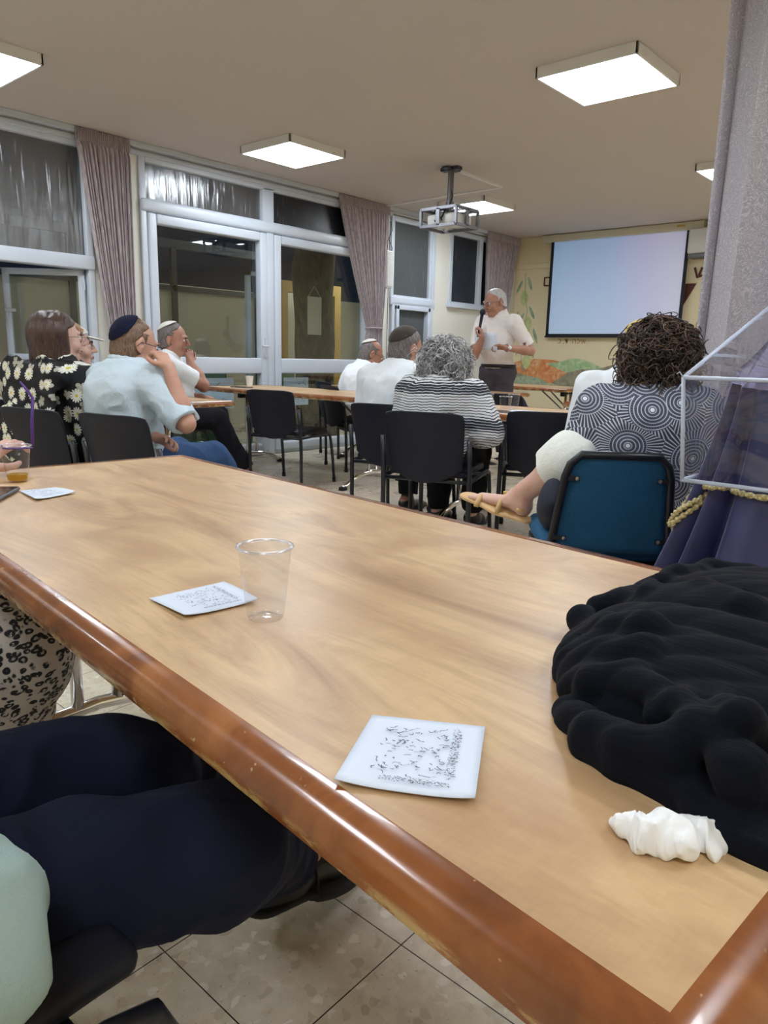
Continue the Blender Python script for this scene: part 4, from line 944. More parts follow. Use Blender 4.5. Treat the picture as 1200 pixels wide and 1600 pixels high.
def sdf_mesh(F, h, lo=None, hi=None):
    if lo is None: lo, hi = F.bounds()
    c = 4; n = (np.ceil((hi-lo)/(h*c)).astype(int)+1)*c; cn = n//c+1
    ax = [lo[i]+np.arange(cn[i])*h*c for i in range(3)]; G = np.stack(np.meshgrid(*ax, indexing='ij'), -1).reshape(-1, 3)
    dc = F(G).reshape(cn)
    idx = [np.clip(np.round(np.arange(n[i])/c).astype(int), 0, cn[i]-1) for i in range(3)]
    D = dc[np.ix_(*idx)].astype(np.float32); m = np.abs(D) < h*8; I = np.argwhere(m)
    out = np.empty(len(I)); 
    for s0 in range(0, len(I), 200000): out[s0:s0+200000] = F(lo+I[s0:s0+200000]*h)
    D[m] = out
    S8 = (D < 0); cnt = np.zeros(np.array(D.shape)-1, np.uint8)
    sl = [slice(0, -1), slice(1, None)]
    for i in (0,1):
        for j in (0,1):
            for k in (0,1): cnt += S8[sl[i], sl[j], sl[k]]
    act = (cnt > 0) & (cnt < 8); A = np.argwhere(act); vid = np.full(act.shape, -1, np.int64); vid[act] = np.arange(len(A))
    acc = np.zeros((len(A), 3)); w = np.zeros(len(A)); cor = [(i,j,k) for i in (0,1) for j in (0,1) for k in (0,1)]
    val = {q: D[A[:,0]+q[0], A[:,1]+q[1], A[:,2]+q[2]].astype(float) for q in cor}
    for p in cor:
        for q in cor:
            if p < q and sum(abs(p[i]-q[i]) for i in range(3)) == 1:
                a, b = val[p], val[q]; x = (a < 0) != (b < 0); t = np.where(x, a/np.where(x, a-b, 1), 0)[:, None]
                acc += np.where(x[:, None], V(*p)+(V(*q)-V(*p))*t, 0); w += x
    verts = lo+(A+acc/w[:, None])*h; quads = []
    for axn in range(3):
        o1, o2 = [(1,2),(2,0),(0,1)][axn]; a = [slice(None)]*3; b = [slice(None)]*3; a[axn] = slice(0, -1); b[axn] = slice(1, None)
        s1, s2 = S8[tuple(a)], S8[tuple(b)]; X = np.argwhere(s1 != s2); X = X[(X[:, o1] > 0) & (X[:, o2] > 0) & (X[:, o1] < act.shape[o1]) & (X[:, o2] < act.shape[o2]) & (X[:, axn] < act.shape[axn])]
        if not len(X): continue
        fl = s1[X[:,0], X[:,1], X[:,2]]; e1 = np.zeros(3, int); e1[o1] = 1; e2 = np.zeros(3, int); e2[o2] = 1
        g = lambda Y: vid[Y[:,0], Y[:,1], Y[:,2]]
        q = np.stack([g(X-e1-e2), g(X-e2), g(X), g(X-e1)], 1); q[~fl] = q[~fl][:, ::-1]; quads.append(q)
    Q = np.concatenate(quads); Q = Q[(Q >= 0).all(1)]
    return verts, Q
def fast_mesh(name, verts, quads, mat, parent=None):
    me = bpy.data.meshes.new(name); me.vertices.add(len(verts)); me.vertices.foreach_set('co', np.asarray(verts, np.float32).ravel())
    k = quads.shape[1]; me.loops.add(quads.size); me.loops.foreach_set('vertex_index', quads.ravel().astype(np.int32))
    me.polygons.add(len(quads)); me.polygons.foreach_set('loop_start', np.arange(0, quads.size, k, dtype=np.int32)); me.polygons.foreach_set('loop_total', np.full(len(quads), k, np.int32))
    me.update(calc_edges=True); me.validate(); return link(name, me, mat, parent, True)
def build(F, h, name, mat, parent=None):
    v, q = sdf_mesh(F, h)
    if len(q) == 0: print('EMPTY', name); return None
    return fast_mesh(name, v, q, mat, parent)
def wave(seed, freq, amp, n=5, ridge=False, aniso=(1,1,1)):
    rs = np.random.RandomState(seed); Dn = rs.normal(size=(n, 3))*V(*aniso)*freq; ph = rs.uniform(0, 6.28, n); W2 = rs.normal(size=(3, 3))*freq*.5
    def f(P):
        Q = P+.35/freq*np.sin(P@W2+ph[:3]); x = np.sin(Q@Dn.T+ph).sum(1)/math.sqrt(n)
        return amp*((np.abs(x)*1.4-.8) if ridge else x)
    return f
def addw(*fs): return lambda P: sum(f(P) for f in fs)
def rot3(yaw=0, pitch=0, roll=0):
    """yaw left, pitch nods down, roll tips to the right"""
    cy, sy = math.cos(yaw), math.sin(yaw); cp, sp = math.cos(-pitch), math.sin(-pitch); cr, sr = math.cos(roll), math.sin(roll)
    Z = np.array([[cy,-sy,0],[sy,cy,0],[0,0,1]]); X = np.array([[1,0,0],[0,cp,-sp],[0,sp,cp]]); Y = np.array([[cr,0,sr],[0,1,0],[-sr,0,cr]]); return Z@X@Y

def hand(F, w, d, n, curl, side, s=1., thumb=.5, spread=.12, curls=None):
    """w wrist, d pointing direction, n palm normal (the side fingers curl to), side +1 when the thumb is on d x n"""
    w = V(*w); d = nrm(d); n = nrm(n); n = nrm(n-d*(n@d)); t = np.cross(d, n)*side
    kn = []
    for i in range(4):
        o = (.030-.0195*i)*s; a = w+t*o*.55+d*.012*s; b = w+d*(.086-.004*abs(i-1)-(.004 if i == 3 else 0))*s+t*o; F.cone(a, b, .0135*s, .0105*s, .014); kn.append(b)
    F.cone(w-d*.015*s, w+d*.03*s, .022*s, .02*s, .015, (n, .75))
    L = [.072, .08, .074, .058]
    for i in range(4):
        cu = curl if curls is None else curls[i]; p = kn[i]; r = (.0092 if i < 3 else .008)*s; di = nrm(d+t*spread*(1.5-i)*.5); ni = nrm(n-di*(n@di)); th = cu*.7
        for f in (.45, .31, .24):
            dd = di*math.cos(th)+ni*math.sin(th); q = p+dd*L[i]*f*s; F.cone(p, q, r, r*.92, .004); p = q; r *= .93; th += cu*1.0
    b = w+t*.022*s+d*.018*s; m = b+nrm(t*.8+d*.55+n*(.2+.5*thumb))*.042*s; e = m+nrm(d*.8+t*(.35-thumb*.5)+n*thumb*.7)*.032*s; f = e+nrm(d*.85-t*.25*thumb+n*thumb*.4)*.024*s
    F.cone(w+t*.01*s, m, .015*s, .0115*s, .012).cone(m, e, .0112*s, .0098*s, .005).cone(e, f, .0098*s, .0082*s, .004)
    return F

HEADC = V(0, .012, .105)        # head centre above the neck joint, head frame
def head_sdf(F, hc, Rm, s=1., ears=True, female=False, nose=1.):
    g = lambda x, y, z: hc+Rm@(V(x, y, z)*s)
    F.ell(g(0, -.012, .028), V(.076, .095, .088)*s, Rm, .02).ell(g(0, .022, -.028), V(.062, .068, .078)*s, Rm, .03)
    F.ell(g(0, .055, -.088), V(.028, .024, .02)*s, Rm, .025).cone(g(-.052, .0, -.06), g(-.02, .06, -.092), .016*s, .013*s, .03).cone(g(.052, .0, -.06), g(.02, .06, -.092), .016*s, .013*s, .03)
    F.cone(g(-.032, .082, .026), g(.032, .082, .026), .011*s, k=.014)                       # brow
    for sx in (-1, 1):
        F.ell(g(sx*.031, .097, .006), V(.017, .014, .011)*s, Rm, .012, 's')
        F.ell(g(sx*.031, .080, .005), V(.0125, .0125, .0115)*s, Rm, .003)
        F.ell(g(sx*.042, .062, -.028), V(.024, .022, .024)*s, Rm, .02)
        if ears:
            F.ell(g(sx*.079, -.012, .0), V(.0075, .019, .031)*s, Rm@rot3(sx*-.35, .15), .006); F.ell(g(sx*.087, -.008, .006), V(.005, .009, .015)*s, Rm, .004, 's')
            F.ell(g(sx*.078, -.006, -.026), V(.007, .009, .011)*s, Rm, .006)
    F.chain([g(0, .088, .018), g(0, .100, .0), g(0, .113*nose, -.020)], [.007*s, .0085*s, .0115*s], .010); F.ell(g(-.011, .098, -.025), V(.008,.009,.007)*s, Rm, .008).ell(g(.011, .098, -.025), V(.008,.009,.007)*s, Rm, .008)
    F.ell(g(0, .090, -.050), V(.022, .010, .006)*s, Rm, .006).ell(g(0, .089, -.060), V(.018, .010, .0065)*s, Rm, .006).ell(g(0, .100, -.0545), V(.024, .010, .0012)*s, Rm, .003, 's')
    return g

def person(name, label, loc, rz, s=1.0, **k):
    """builds body, clothes and hair in a frame whose origin is the floor under the hips, +y forward"""
    h = k.get('h', .007); o = empty(name, loc, rz, 1); tag(o, label, 'person')
    stand = k.get('stand', False); build_w = k.get('w', 1.)
    hip = V(0, 0, .93 if stand else .53)*1.0; hip = hip*V(1,1,1)
    if 'hipz' in k: hip[2] = k['hipz']
    lean = k.get('lean', .05); side = k.get('side', 0.); tl = k.get('torso', .47)
    up = nrm(V(math.sin(side), math.sin(lean), math.cos(lean))); chest = hip+up*tl*.62; neck = hip+up*tl+V(0, k.get('slouch', .02), 0)
    tw = k.get('twist', 0.); sr = V(math.cos(tw), math.sin(tw), 0); sf = V(-math.sin(tw), math.cos(tw), 0)
    sw = k.get('sw', .185)*build_w; sh = {sx: neck-up*.065+sr*sx*sw-sf*.005 for sx in (-1, 1)}
    hy, hp, hr = k.get('head', (0, 0, 0)); Rm = rot3(hy, hp, hr); hs = k.get('hs', 1.0)
    nb = neck+up*.01; hc = nb+up*.01+Rm@(V(0, .018, .098)*hs)
    # limbs
    wr = k.get('wrists', {-1: V(-.14, .30, .60), 1: V(.14, .30, .60)}); el = k.get('elbows', {})
    EL = {}
    for sx in (-1, 1):
        a = sh[sx]; b = V(*wr[sx]); 
        if sx in el: EL[sx] = V(*el[sx])
        else:
            L1, L2 = .285, .265; dv = b-a; D = min(np.linalg.norm(dv), L1+L2-.005); u = nrm(dv); x = (L1*L1-L2*L2+D*D)/(2*D); hh = math.sqrt(max(0, L1*L1-x*x)); pole = V(sx*.6, -.5, -1.); pole = nrm(pole-u*(pole@u)); EL[sx] = a+u*x+pole*hh
        wr[sx] = b
    if stand: kn = {-1: V(-.10, .02, .49), 1: V(.10, .02, .49)}; an = {-1: V(-.11, -.02, .09), 1: V(.11, -.02, .09)}
    else: kn = {-1: V(-.12, .42, .50), 1: V(.12, .42, .50)}; an = {-1: V(-.12, .40, .09), 1: V(.12, .40, .09)}
    for q in (-1, 1):
        if 'knees' in k and q in k['knees']: kn[q] = V(*k['knees'][q])
        if 'ankles' in k and q in k['ankles']: an[q] = V(*k['ankles'][q])
    feet = k.get('feet', {-1: V(0, 1, -.15), 1: V(0, 1, -.15)}); belly = k.get('belly', 0.); bw = build_w
    def torso(F, e, kk=.05):
        F.ell(hip+V(0, -.01, .02), V(.165*bw+e, .125*bw+e, .12+e), None, kk)
        F.ell(hip+up*tl*.35+V(0, .012+belly*.6, 0), V(.145*bw+e+belly*.5, .105*bw+e+belly, .15+e), None, kk)
        F.ell(chest+V(0, -.01, 0), V(.158*bw+e, .108*bw+e, .155+e), rot3(tw, lean), kk)
        F.cone(sh[-1]-sr*-.02, sh[1]-sr*.02, .055*bw+e, k=kk, flat=(sf, .95)); F.cone(chest+up*.06-sr*.06-sf*.04, neck-sr*.03-sf*.01, .06+e, .05+e, kk); F.cone(chest+up*.06+sr*.06-sf*.04, neck+sr*.03-sf*.01, .06+e, .05+e, kk)
        if k.get('bust'): F.ell(chest+sf*.075-sr*.07-up*.01, V(.075,.065,.075)+e, None, .04).ell(chest+sf*.075+sr*.07-up*.01, V(.075,.065,.075)+e, None, .04)
    B = Sdf(); torso(B, 0)
    B.cone(neck-up*.05-sf*.008, hc+Rm@(V(0, -.02, -.05)*hs), .058*hs, .054*hs, .03)
    g = head_sdf(B, hc, Rm, hs, k.get('ears', True), nose=k.get('nose', 1.))
    aw = k.get('aw', 1.)
    for sx in (-1, 1):
        e_ = EL[sx]; w_ = wr[sx]; fd = nrm(w_-e_)
        B.cone(sh[sx], e_, .052*aw, .041*aw, .03).cone(e_, e_+fd*.09, .042*aw, .043*aw, .02).cone(e_+fd*.09, w_, .043*aw, .027*aw, .02)
        hd = k.get('hands', {}).get(sx, {}); 
        hand(B, w_, hd.get('d', fd), hd.get('n', V(0, 0, -1)), hd.get('curl', .35), hd.get('side', -sx), .95*k.get('hsz', 1.), hd.get('thumb', .5), curls=hd.get('curls'))
        B.cone(hip+V(sx*.085, 0, -.0), kn[sx], .080*bw, .056, .03).cone(kn[sx], kn[sx]+(an[sx]-kn[sx])*.35+V(0, -.012, 0), .057, .052, .03).cone(kn[sx]+(an[sx]-kn[sx])*.35+V(0, -.012, 0), an[sx], .052, .034, .03)
        fdv = nrm(feet[sx]); ft = an[sx]+fdv*.15+V(0, 0, -.045)
        B.cone(an[sx]+V(0, -.0, -.02)-fdv*.03, ft, .036, .026, .03, (V(0,0,1), .75)).ell(an[sx]-fdv*.035+V(0,0,-.035), V(.03,.034,.032), None, .02)
        if k.get('toes', {}).get(sx):
            sd = nrm(np.cross(fdv, V(0,0,1)))
            for i in range(5): B.cone(ft+sd*(-.028+.014*i), ft+fdv*(.045-.006*abs(i-(1 if sx > 0 else 3)))+sd*(-.034+.017*i)+V(0,0,-.004), .011, .0085, .006)
        else: B.cone(ft, ft+fdv*.035, .03, .02, .02, (V(0,0,1), .6))
    body = build(B, h, 'body', k.get('skin', M['skin']), o)
    # shirt
    st = k.get('shirt')
    if st:
        e = st.get('e', .018); F = Sdf(); torso(F, e, .06)
        for sx in (-1, 1):
            sl = st.get('sleeve', .75); ee = EL[sx]; se = e+.006
            if sl <= 1: F.cone(sh[sx], sh[sx]+(ee-sh[sx])*(sl+.12), .054*aw+se*.9, .047*aw+se*.95, .035); cut = sh[sx]+(ee-sh[sx])*(sl); n_ = nrm(ee-sh[sx])
            else: F.cone(sh[sx], ee, .055*aw+se, .046*aw+se, .035).cone(ee, ee+(wr[sx]-ee)*(sl-1), .045*aw+se, .034*aw+se*.8, .02); cut = ee+(wr[sx]-ee)*(sl-1); n_ = nrm(wr[sx]-ee)
            F.func((lambda P, c=cut, n=n_: np.maximum(-((P-c)@n), np.linalg.norm(P-c-n*.10, axis=1)-.13)), .004)
            ra_ = (.047*aw if sl <= 1.05 else .038*aw)+.007; F.cone(cut-n_*.025, cut+n_*.1, ra_, ra_, .003, None, 's')
        hem = st.get('hem', hip[2]-.06); F.plane((0, 0, hem), (0, 0, -1), .006)
        nr = st.get('neck', .062); nk = neck+up*.012; F.func(lambda P: np.maximum(np.linalg.norm((P-nk)-np.outer((P-nk)@up, up), axis=1)-nr, -((P-nk)@up)-.04), .01)
        F.plane(nk+up*.045, up, .01)
        if st.get('skirt'): F.p.insert(0, ('u', (lambda P: 9+P[:, 0]*0), hip, .3, .01))
        F.disp = addw(wave(k.get('seed', 1), 16, .0045*st.get('fold', 1), 6, True), wave(k.get('seed', 1)+9, 34, .0022*st.get('fold', 1), 6, True), wave(k.get('seed', 1)+4, 7, .004*st.get('fold', 1)))
        shirt = build(F, h, st.get('name', 'shirt'), st['mat'], o)
        if st.get('collar'):
            C = Sdf(); cn = neck+up*.050-sf*.004; pts = []
            for i in range(13):
                a = math.pi*(-.5+(.30+1.4*i/12))+math.pi; a = -math.pi/2+(i/12-.5)*1.55*math.pi
                d = sr*math.cos(a)*.070+sf*math.sin(a)*.068; pts.append(cn+d+up*(-.012-.018*math.sin(a)) )
            C.chain(pts, [.0175]*13, .01); C.cone(nk-up*.02, nk+up*.12, .060, .062, .004, None, 's')
            for i in range(13): pass
            Cn = build(C, h*.75, 'collar', st['mat'], shirt)
    tr = k.get('trousers')
    if tr:
        F = Sdf(); e = .016; F.ell(hip+V(0, -.01, -.02), V(.168*bw+e, .128*bw+e+belly*.4, .115+e), None, .05)
        for sx in (-1, 1):
            lo_ = tr.get('len', .93); A2 = kn[sx]+(an[sx]-kn[sx])*lo_; wd = tr.get('wide', 1.)
            F.cone(hip+V(sx*.085, 0, -.01), kn[sx], .095*bw+e, (.068+e)*wd, .05).cone(kn[sx], A2, (.066+e)*wd, (.048+e)*wd, .03)
            n_ = nrm(an[sx]-kn[sx]); F.func((lambda P, c=A2, n=n_: np.maximum(-((P-c)@n), np.linalg.norm(P-c-n*.08, axis=1)-.13)), .004)
        if tr.get('top'): F.plane((0, 0, tr['top']), (0, 0, 1), .004)
        fo = tr.get('fold', 1); F.disp = addw(wave(k.get('seed', 1)+2, 14, .006*fo, 6, True), wave(k.get('seed', 1)+7, 30, .0025*fo, 5, True)); build(F, h, tr.get('name', 'trousers'), tr['mat'], o)
        if tr.get('belt'): 
            m = MB(); z = tr['top']-.018; pts = [((.168*bw+e+.002)*math.cos(a)*.985, -.01+(.128*bw+e+.004+belly*.4)*math.sin(a)*.985, z) for a in [i*math.pi/20 for i in range(41)]]
            vs = []; fs = []
            for i, p in enumerate(pts): vs += [(p[0], p[1], z-.018), (p[0], p[1], z+.016)]
            for i in range(40): fs.append((2*i, 2*i+2, 2*i+3, 2*i+1))
            b = newmesh('belt', vs, fs, M['leather_black'], o, True); solid(b, .004, 1)
    sk = k.get('skirt')
    if sk:
        F = Sdf(); e = .02; F.ell(hip+V(0, -.01, -.02), V(.17*bw+e, .13*bw+e, .12+e), None, .05)
        for sx in (-1, 1):
            F.cone(hip+V(sx*.085, 0, -.01), kn[sx], .10*bw+e, .075+e, .08)
            if sk.get('len', 0) > 0: F.cone(kn[sx], kn[sx]+(an[sx]-kn[sx])*sk['len'], .072+e, .07+e, .08)
            c2 = kn[sx]+(an[sx]-kn[sx])*sk.get('len', 0); n_ = nrm(an[sx]-kn[sx]); F.func((lambda P, c=c2, n=n_: np.maximum(-((P-c)@n), np.linalg.norm(P-c-n*.1, axis=1)-.16)), .004)
        F.disp = addw(wave(k.get('seed', 1)+2, 12, .007, 6, True), wave(k.get('seed', 1)+7, 30, .0025, 5, True)); build(F, h, 'skirt', sk['mat'], o)
    for sx in (-1, 1):
        sm = k.get('shoes')
        if sm is None: break
        fdv = nrm(feet[sx]); a0 = an[sx]+V(0, 0, -.045)
        if sm == 'sandal':
            sd = nrm(np.cross(fdv, V(0,0,1))); upv = np.cross(sd, fdv); F = Sdf(); F.chain([a0-fdv*.05-upv*.03, a0+fdv*.06-upv*.03, a0+fdv*.205-upv*.014], [.036, .034, .046], .02, (upv, .35))
            shoe = build(F, .005, 'sandal', k.get('shoemat', M['leather_tan']), o); m = MB()
            for t_, rr, hh in ((.145, .046, .03), (.05, .042, .045)):
                m.tube([tuple(a0+fdv*(t_)+sd*rr*math.cos(q)+upv*(-.03+hh*1.35*math.sin(q))) for q in [i*math.pi/10 for i in range(11)]], .0105, 8)
            m.tube([tuple(a0+fdv*(-.03+.06*math.sin(q)*0)+sd*.04*math.cos(q)-fdv*.03*math.sin(q)+upv*.01) for q in [i*math.pi/10 for i in range(11)]], .006, 6)
            m.build('strap', k.get('shoemat', M['leather_tan']), shoe, True)
            p = a0+fdv*.06+sd*.02+upv*.035; MB().box(tuple(p-.012), tuple(p+.012), .003).build('buckle', M['brass'], shoe)
        else:
            F = Sdf(); F.chain([a0-fdv*.035+V(0,0,-.0), a0+fdv*.10-V(0,0,.004), a0+fdv*.19-V(0,0,.012)], [.044, .042, .036], .02, (V(0,0,1), .8)).cone(a0+V(0,0,.0), an[sx]+V(0,0,.02), .045, .042, .03)
            F.disp = wave(3, 40, .0015); shoe = build(F, .005, 'shoe', k.get('shoemat', M['leather_black']), o)
            sd = nrm(np.cross(fdv, V(0,0,1))); Fs = Sdf(); Fs.chain([a0-fdv*.04-V(0,0,.035), a0+fdv*.10-V(0,0,.035), a0+fdv*.195-V(0,0,.036)], [.046, .046, .042], .02, (V(0,0,1), .22)); build(Fs, .005, 'sole', M['rubber'], shoe)
            if k.get('laces'):
                m = MB(); 
                for i in range(5): c = a0+fdv*(.05+.022*i)+V(0,0,.036-.004*i); m.tube([tuple(c-sd*.02), tuple(c+V(0,0,.005)), tuple(c+sd*.02)], .002, 6)
                c = a0+fdv*.05+V(0,0,.036); m.tube([tuple(c), tuple(c+sd*.03), tuple(c+sd*.045+V(0,0,-.03)), tuple(c+sd*.048+V(0,0,-.075))], .002, 6).tube([tuple(c), tuple(c+sd*.025+V(0,0,.01)), tuple(c+sd*.04+V(0,0,-.02)), tuple(c+sd*.041+V(0,0,-.06))], .002, 6)
                m.build('laces', M['rubber'], shoe, True)
    # face details
    if k.get('face', False):
        for sx in (-1, 1):
            m = MB(); m.mi = []; 
            bm = bmesh.new(); bmesh.ops.create_uvsphere(bm, u_segments=16, v_segments=12, radius=.0118*hs); me = bpy.data.meshes.new('eye'); 
            T = Matrix.Translation(tuple(g(sx*.031, .0815, .005))); bm.transform(T); bm.to_mesh(me); bm.free(); eo = link('eye', me, M['eye_white'], o, True)
            F = Sdf(); F.ell(g(sx*.031, .0925, .005), V(.0055, .0022, .0055)*hs, Rm, .001); build(F, .0014, 'iris', M['eye_dark'], eo)
            F = Sdf(); F.chain([g(sx*.014, .098, .022), g(sx*.03, .097, .029), g(sx*.047, .086, .024)], [.0035*hs, .004*hs, .0028*hs], .004); build(F, .002, 'eyebrow', k.get('brow', M['hair_grey']), o)
        F = Sdf(); F.ell(g(0, .0925, -.0545), V(.021, .009, .0095)*hs, Rm, .004); F.plane(g(0, .0945, -.054), Rm@V(0, -1, 0), .002); build(F, .0022, 'lips', M['lips'], o)
    hair(o, g, Rm, hs, k, h)
    return dict(o=o, g=g, Rm=Rm, hs=hs, hc=hc, wr=wr, EL=EL, sh=sh, neck=neck, hip=hip, kn=kn, an=an)

M['eye_white'] = simple('eye_white', rgb(225,220,215), .3); M['eye_dark'] = simple('eye_iris', rgb(50,36,28), .3)
def curls(name, mat, parent, centres, n, length, rad, curl, seed, thick=.0022, droop=1., jitter=.6):
    """loose curls: short helical strands rooted on a set of ellipsoids (centre, radii, rot, test)"""
    rs = np.random.RandomState(seed); vs = []; qs = []; NS = 4; NP = 14; base = 0
    for _ in range(n):
        for _t in range(30):
            c, r, Rm, ok = centres[rs.randint(len(centres))]; u = nrm(rs.normal(size=3))
            if ok(u): break
        nrmw = Rm@nrm(u/r); root = c+Rm@(u*r)*.96
        side = nrm(np.cross(nrmw, rs.normal(size=3))); down = V(0,0,-1)
        L = length*rs.uniform(.6, 1.25); R = curl*rs.uniform(.5, 1.3); turns = rs.uniform(1.0, 2.4); ph = rs.uniform(0, 6.28); P = []
        d = nrm(nrmw*1.0+side*jitter*rs.uniform(0, 1)+down*.2*droop)
        p = root.copy(); a1 = nrm(np.cross(d, V(.3,.5,.8))); a2 = np.cross(d, a1)
        for i in range(NP):
            t = i/(NP-1); an = ph+turns*6.28*t; P.append(p+(a1*math.cos(an)+a2*math.sin(an))*R*min(1, t*3))
            d = nrm(d+down*.16*droop+side*.05); 
            # stay close to the head
            rel = Rm.T@(p-c); kk = np.linalg.norm(rel/(r*1.12)); 
            if kk > 1.05: d = nrm(d-nrmw*.35)
            p = p+d*L/(NP-1)
        P = np.array(P); T = np.gradient(P, axis=0); T /= np.linalg.norm(T, axis=1)[:, None]+1e-9
        ref = nrm(rs.normal(size=3)); U = np.cross(T, ref); U /= np.linalg.norm(U, axis=1)[:, None]+1e-9; W = np.cross(T, U)
        rr = thick*(1-.6*np.linspace(0, 1, NP)**2)
        for k_ in range(NS):
            a = 2*math.pi*k_/NS; vs.append(P+(U*math.cos(a)+W*math.sin(a))*rr[:, None])
        b = base
        for k_ in range(NS):
            k2 = (k_+1) % NS; i = np.arange(NP-1); qs.append(np.stack([b+k_*NP+i, b+k2*NP+i, b+k2*NP+i+1, b+k_*NP+i+1], 1))
        base += NS*NP
    return fast_mesh(name, np.concatenate(vs), np.concatenate(qs), mat, parent)
def hair(o, g, Rm, hs, k, h):
    st = k.get('hair'); hm = k.get('hairmat', M['hair_grey']); c = g(0, -.012, .028); L = lambda P: (P-g(0,0,0))@Rm/hs
    if st in ('short', 'bald', 'fringe'):
        F = Sdf(); F.ell(c, V(.0805, .100, .0925)*hs, Rm, .01).ell(g(0, -.036, -.032), V(.0755, .070, .078)*hs, Rm, .02)
        rec = k.get('recede', 0.)
        def keep(P):
            q = L(P); x, y, z = q[:,0], q[:,1], q[:,2]; ax = np.abs(x)
            front = y-(.062-rec*(z > .055)-1.1*np.clip(.085-z, 0, .042))          # hairline slopes back towards the temples
            front = np.maximum(front, (y-.018)*(z < .055)-.02*(z >= .055)) if False else front
            low = k.get('nape', -.088)+.6*np.maximum(0, y+.05)-z; ear = .021-np.sqrt((y+.010)**2+(z+.0)**2*.45); ear = np.where(ax > .06, ear, -1)
            side = np.where(z < .04, y-.022, -1)
            d = np.maximum(np.maximum(front, low), np.maximum(ear, side))
            if st in ('bald', 'fringe'): 
                top = .07-np.sqrt(x**2+(y-.0)**2*.8); d = np.maximum(d, np.where(z > .06, np.minimum(top, z-.06), -1) if st == 'bald' else -1)
            return -d
        F.func(keep, .008, 's'); F.disp = addw(wave(5, 160, .0012, 6, False, (1,1,.4)), wave(6, 60, .0015)); build(F, .0035, 'hair', hm, o)
    elif st == 'bob':
        F = Sdf(); F.ell(g(0, -.022, .03), V(.094, .112, .10)*hs, Rm, .01); F.cone(g(0, -.03, .02), g(0, -.04, -.10), .098*hs, .098*hs, .04, (Rm@V(0,1,0), .98))
        F.func(lambda P: -np.maximum(-(.135)-L(P)[:,2], -9), .006, 's')
        F.func(lambda P: -(np.maximum(L(P)[:,1]-.030+np.maximum(0, L(P)[:,2]-.045)*-1.5, -9)), .02, 's')
        F.disp = addw(wave(15, 130, .0022, 7, True, (1,1,.06)), wave(16, 40, .003, 4, False, (1,1,.2))); build(F, .0035, 'hair', hm, o)
    elif st == 'curly':
        cr = V(*k['curlr'])*hs; cc = g(*k.get('curlc', (0, -.025, .02))); F = Sdf(); F.ell(cc, cr*.93, Rm, .01)
        if k.get('curllow'): F.ell(g(0, -.05, -.07), V(*k['curllow'])*hs, Rm, .03)
        F.func(lambda P: -(np.maximum(L(P)[:,1]-.045-np.maximum(0, L(P)[:,2]-.06)*1.2, -9)), .02, 's')
        F.disp = addw(wave(5, 70, .007, 6, True), wave(8, 130, .003, 6, True)); ho = build(F, .004, 'hair', hm, o)
        ok = lambda u: (u[1] < .45 or u[2] > .6) and u[2] > -.75
        cs = [(cc, cr, Rm, ok)]*3+([(g(0, -.05, -.07), V(*k['curllow'])*hs, Rm, lambda u: u[1] < .3)] if k.get('curllow') else [])
        if k.get('crown'): pass
        curls('curls', hm, ho, cs, k.get('ncurl', 1500), k.get('clen', .05), .01, k.get('cr', .006), 4, k.get('cth', .0018), k.get('droop', 1.), 1.0)
    kp = k.get('kippah')
    if kp:
        mt, tilt, size = kp[0], kp[1], kp[2]; n = Rm@nrm(V(kp[3] if len(kp) > 3 else 0, -math.sin(tilt), math.cos(tilt))); F = Sdf(); F.ell(c, V(.0885, .108, .101)*hs, Rm, .01); F.ell(c, V(.0835, .103, .096)*hs, Rm, .002, 's')
        F.func(lambda P: ((P-c)@n)-size*hs, .003, 's'); F.disp = wave(5, 90, .0006); kk = build(F, .003, 'kippah', mt, o)
    gl = k.get('glasses')
    if gl:
        m = MB(); 
        for sx in (-1, 1):
            cn = g(sx*.033, .105, .004); m.tube([tuple(cn+Rm@(V(.021*math.cos(a), -abs(math.cos(a))*.003*sx*math.copysign(1, math.cos(a)) if False else 0, .015*math.sin(a))*hs)) for a in [i*math.pi/10 for i in range(21)]], .0009*hs, 6)
            m.tube([tuple(g(sx*.054, .103, .008)), tuple(g(sx*.075, .085, .010)), tuple(g(sx*.083, .02, .012)), tuple(g(sx*.085, -.012, .012)), tuple(g(sx*.084, -.03, -.008))], .0015*hs, 6)
        m.tube([tuple(g(-.012, .108, .007)), tuple(g(0, .111, .009)), tuple(g(.012, .108, .007))], .0013*hs, 6)
        gg = m.build('spectacles', gl, o, True); m = MB()
        for sx in (-1, 1):
            vs = [tuple(g(sx*.033+.0205*math.cos(a), .105, .004+.0145*math.sin(a))) for a in [i*math.pi/10 for i in range(20)]]; m.add(vs, [tuple(range(20))])
        m.build('lens', k.get('lensmat', M['lens']), gg)
# ------------------------------------------------------------------ people
def loc_of(loc, rz, p):
    d = Vector(p)-Vector(loc); c, s = math.cos(-rz), math.sin(-rz); return V(d.x*c-d.y*s, d.x*s+d.y*c, d.z)
def pl(loc, rz, px, py, D): return loc_of(loc, rz, depth(px, py, D))
DBG = []
def seated(chair_xy, rz, fwd=.14, sidew=0):
    c, s = math.cos(rz), math.sin(rz); return (chair_xy[0]-s*fwd+c*sidew, chair_xy[1]+c*fwd+s*sidew, 0)

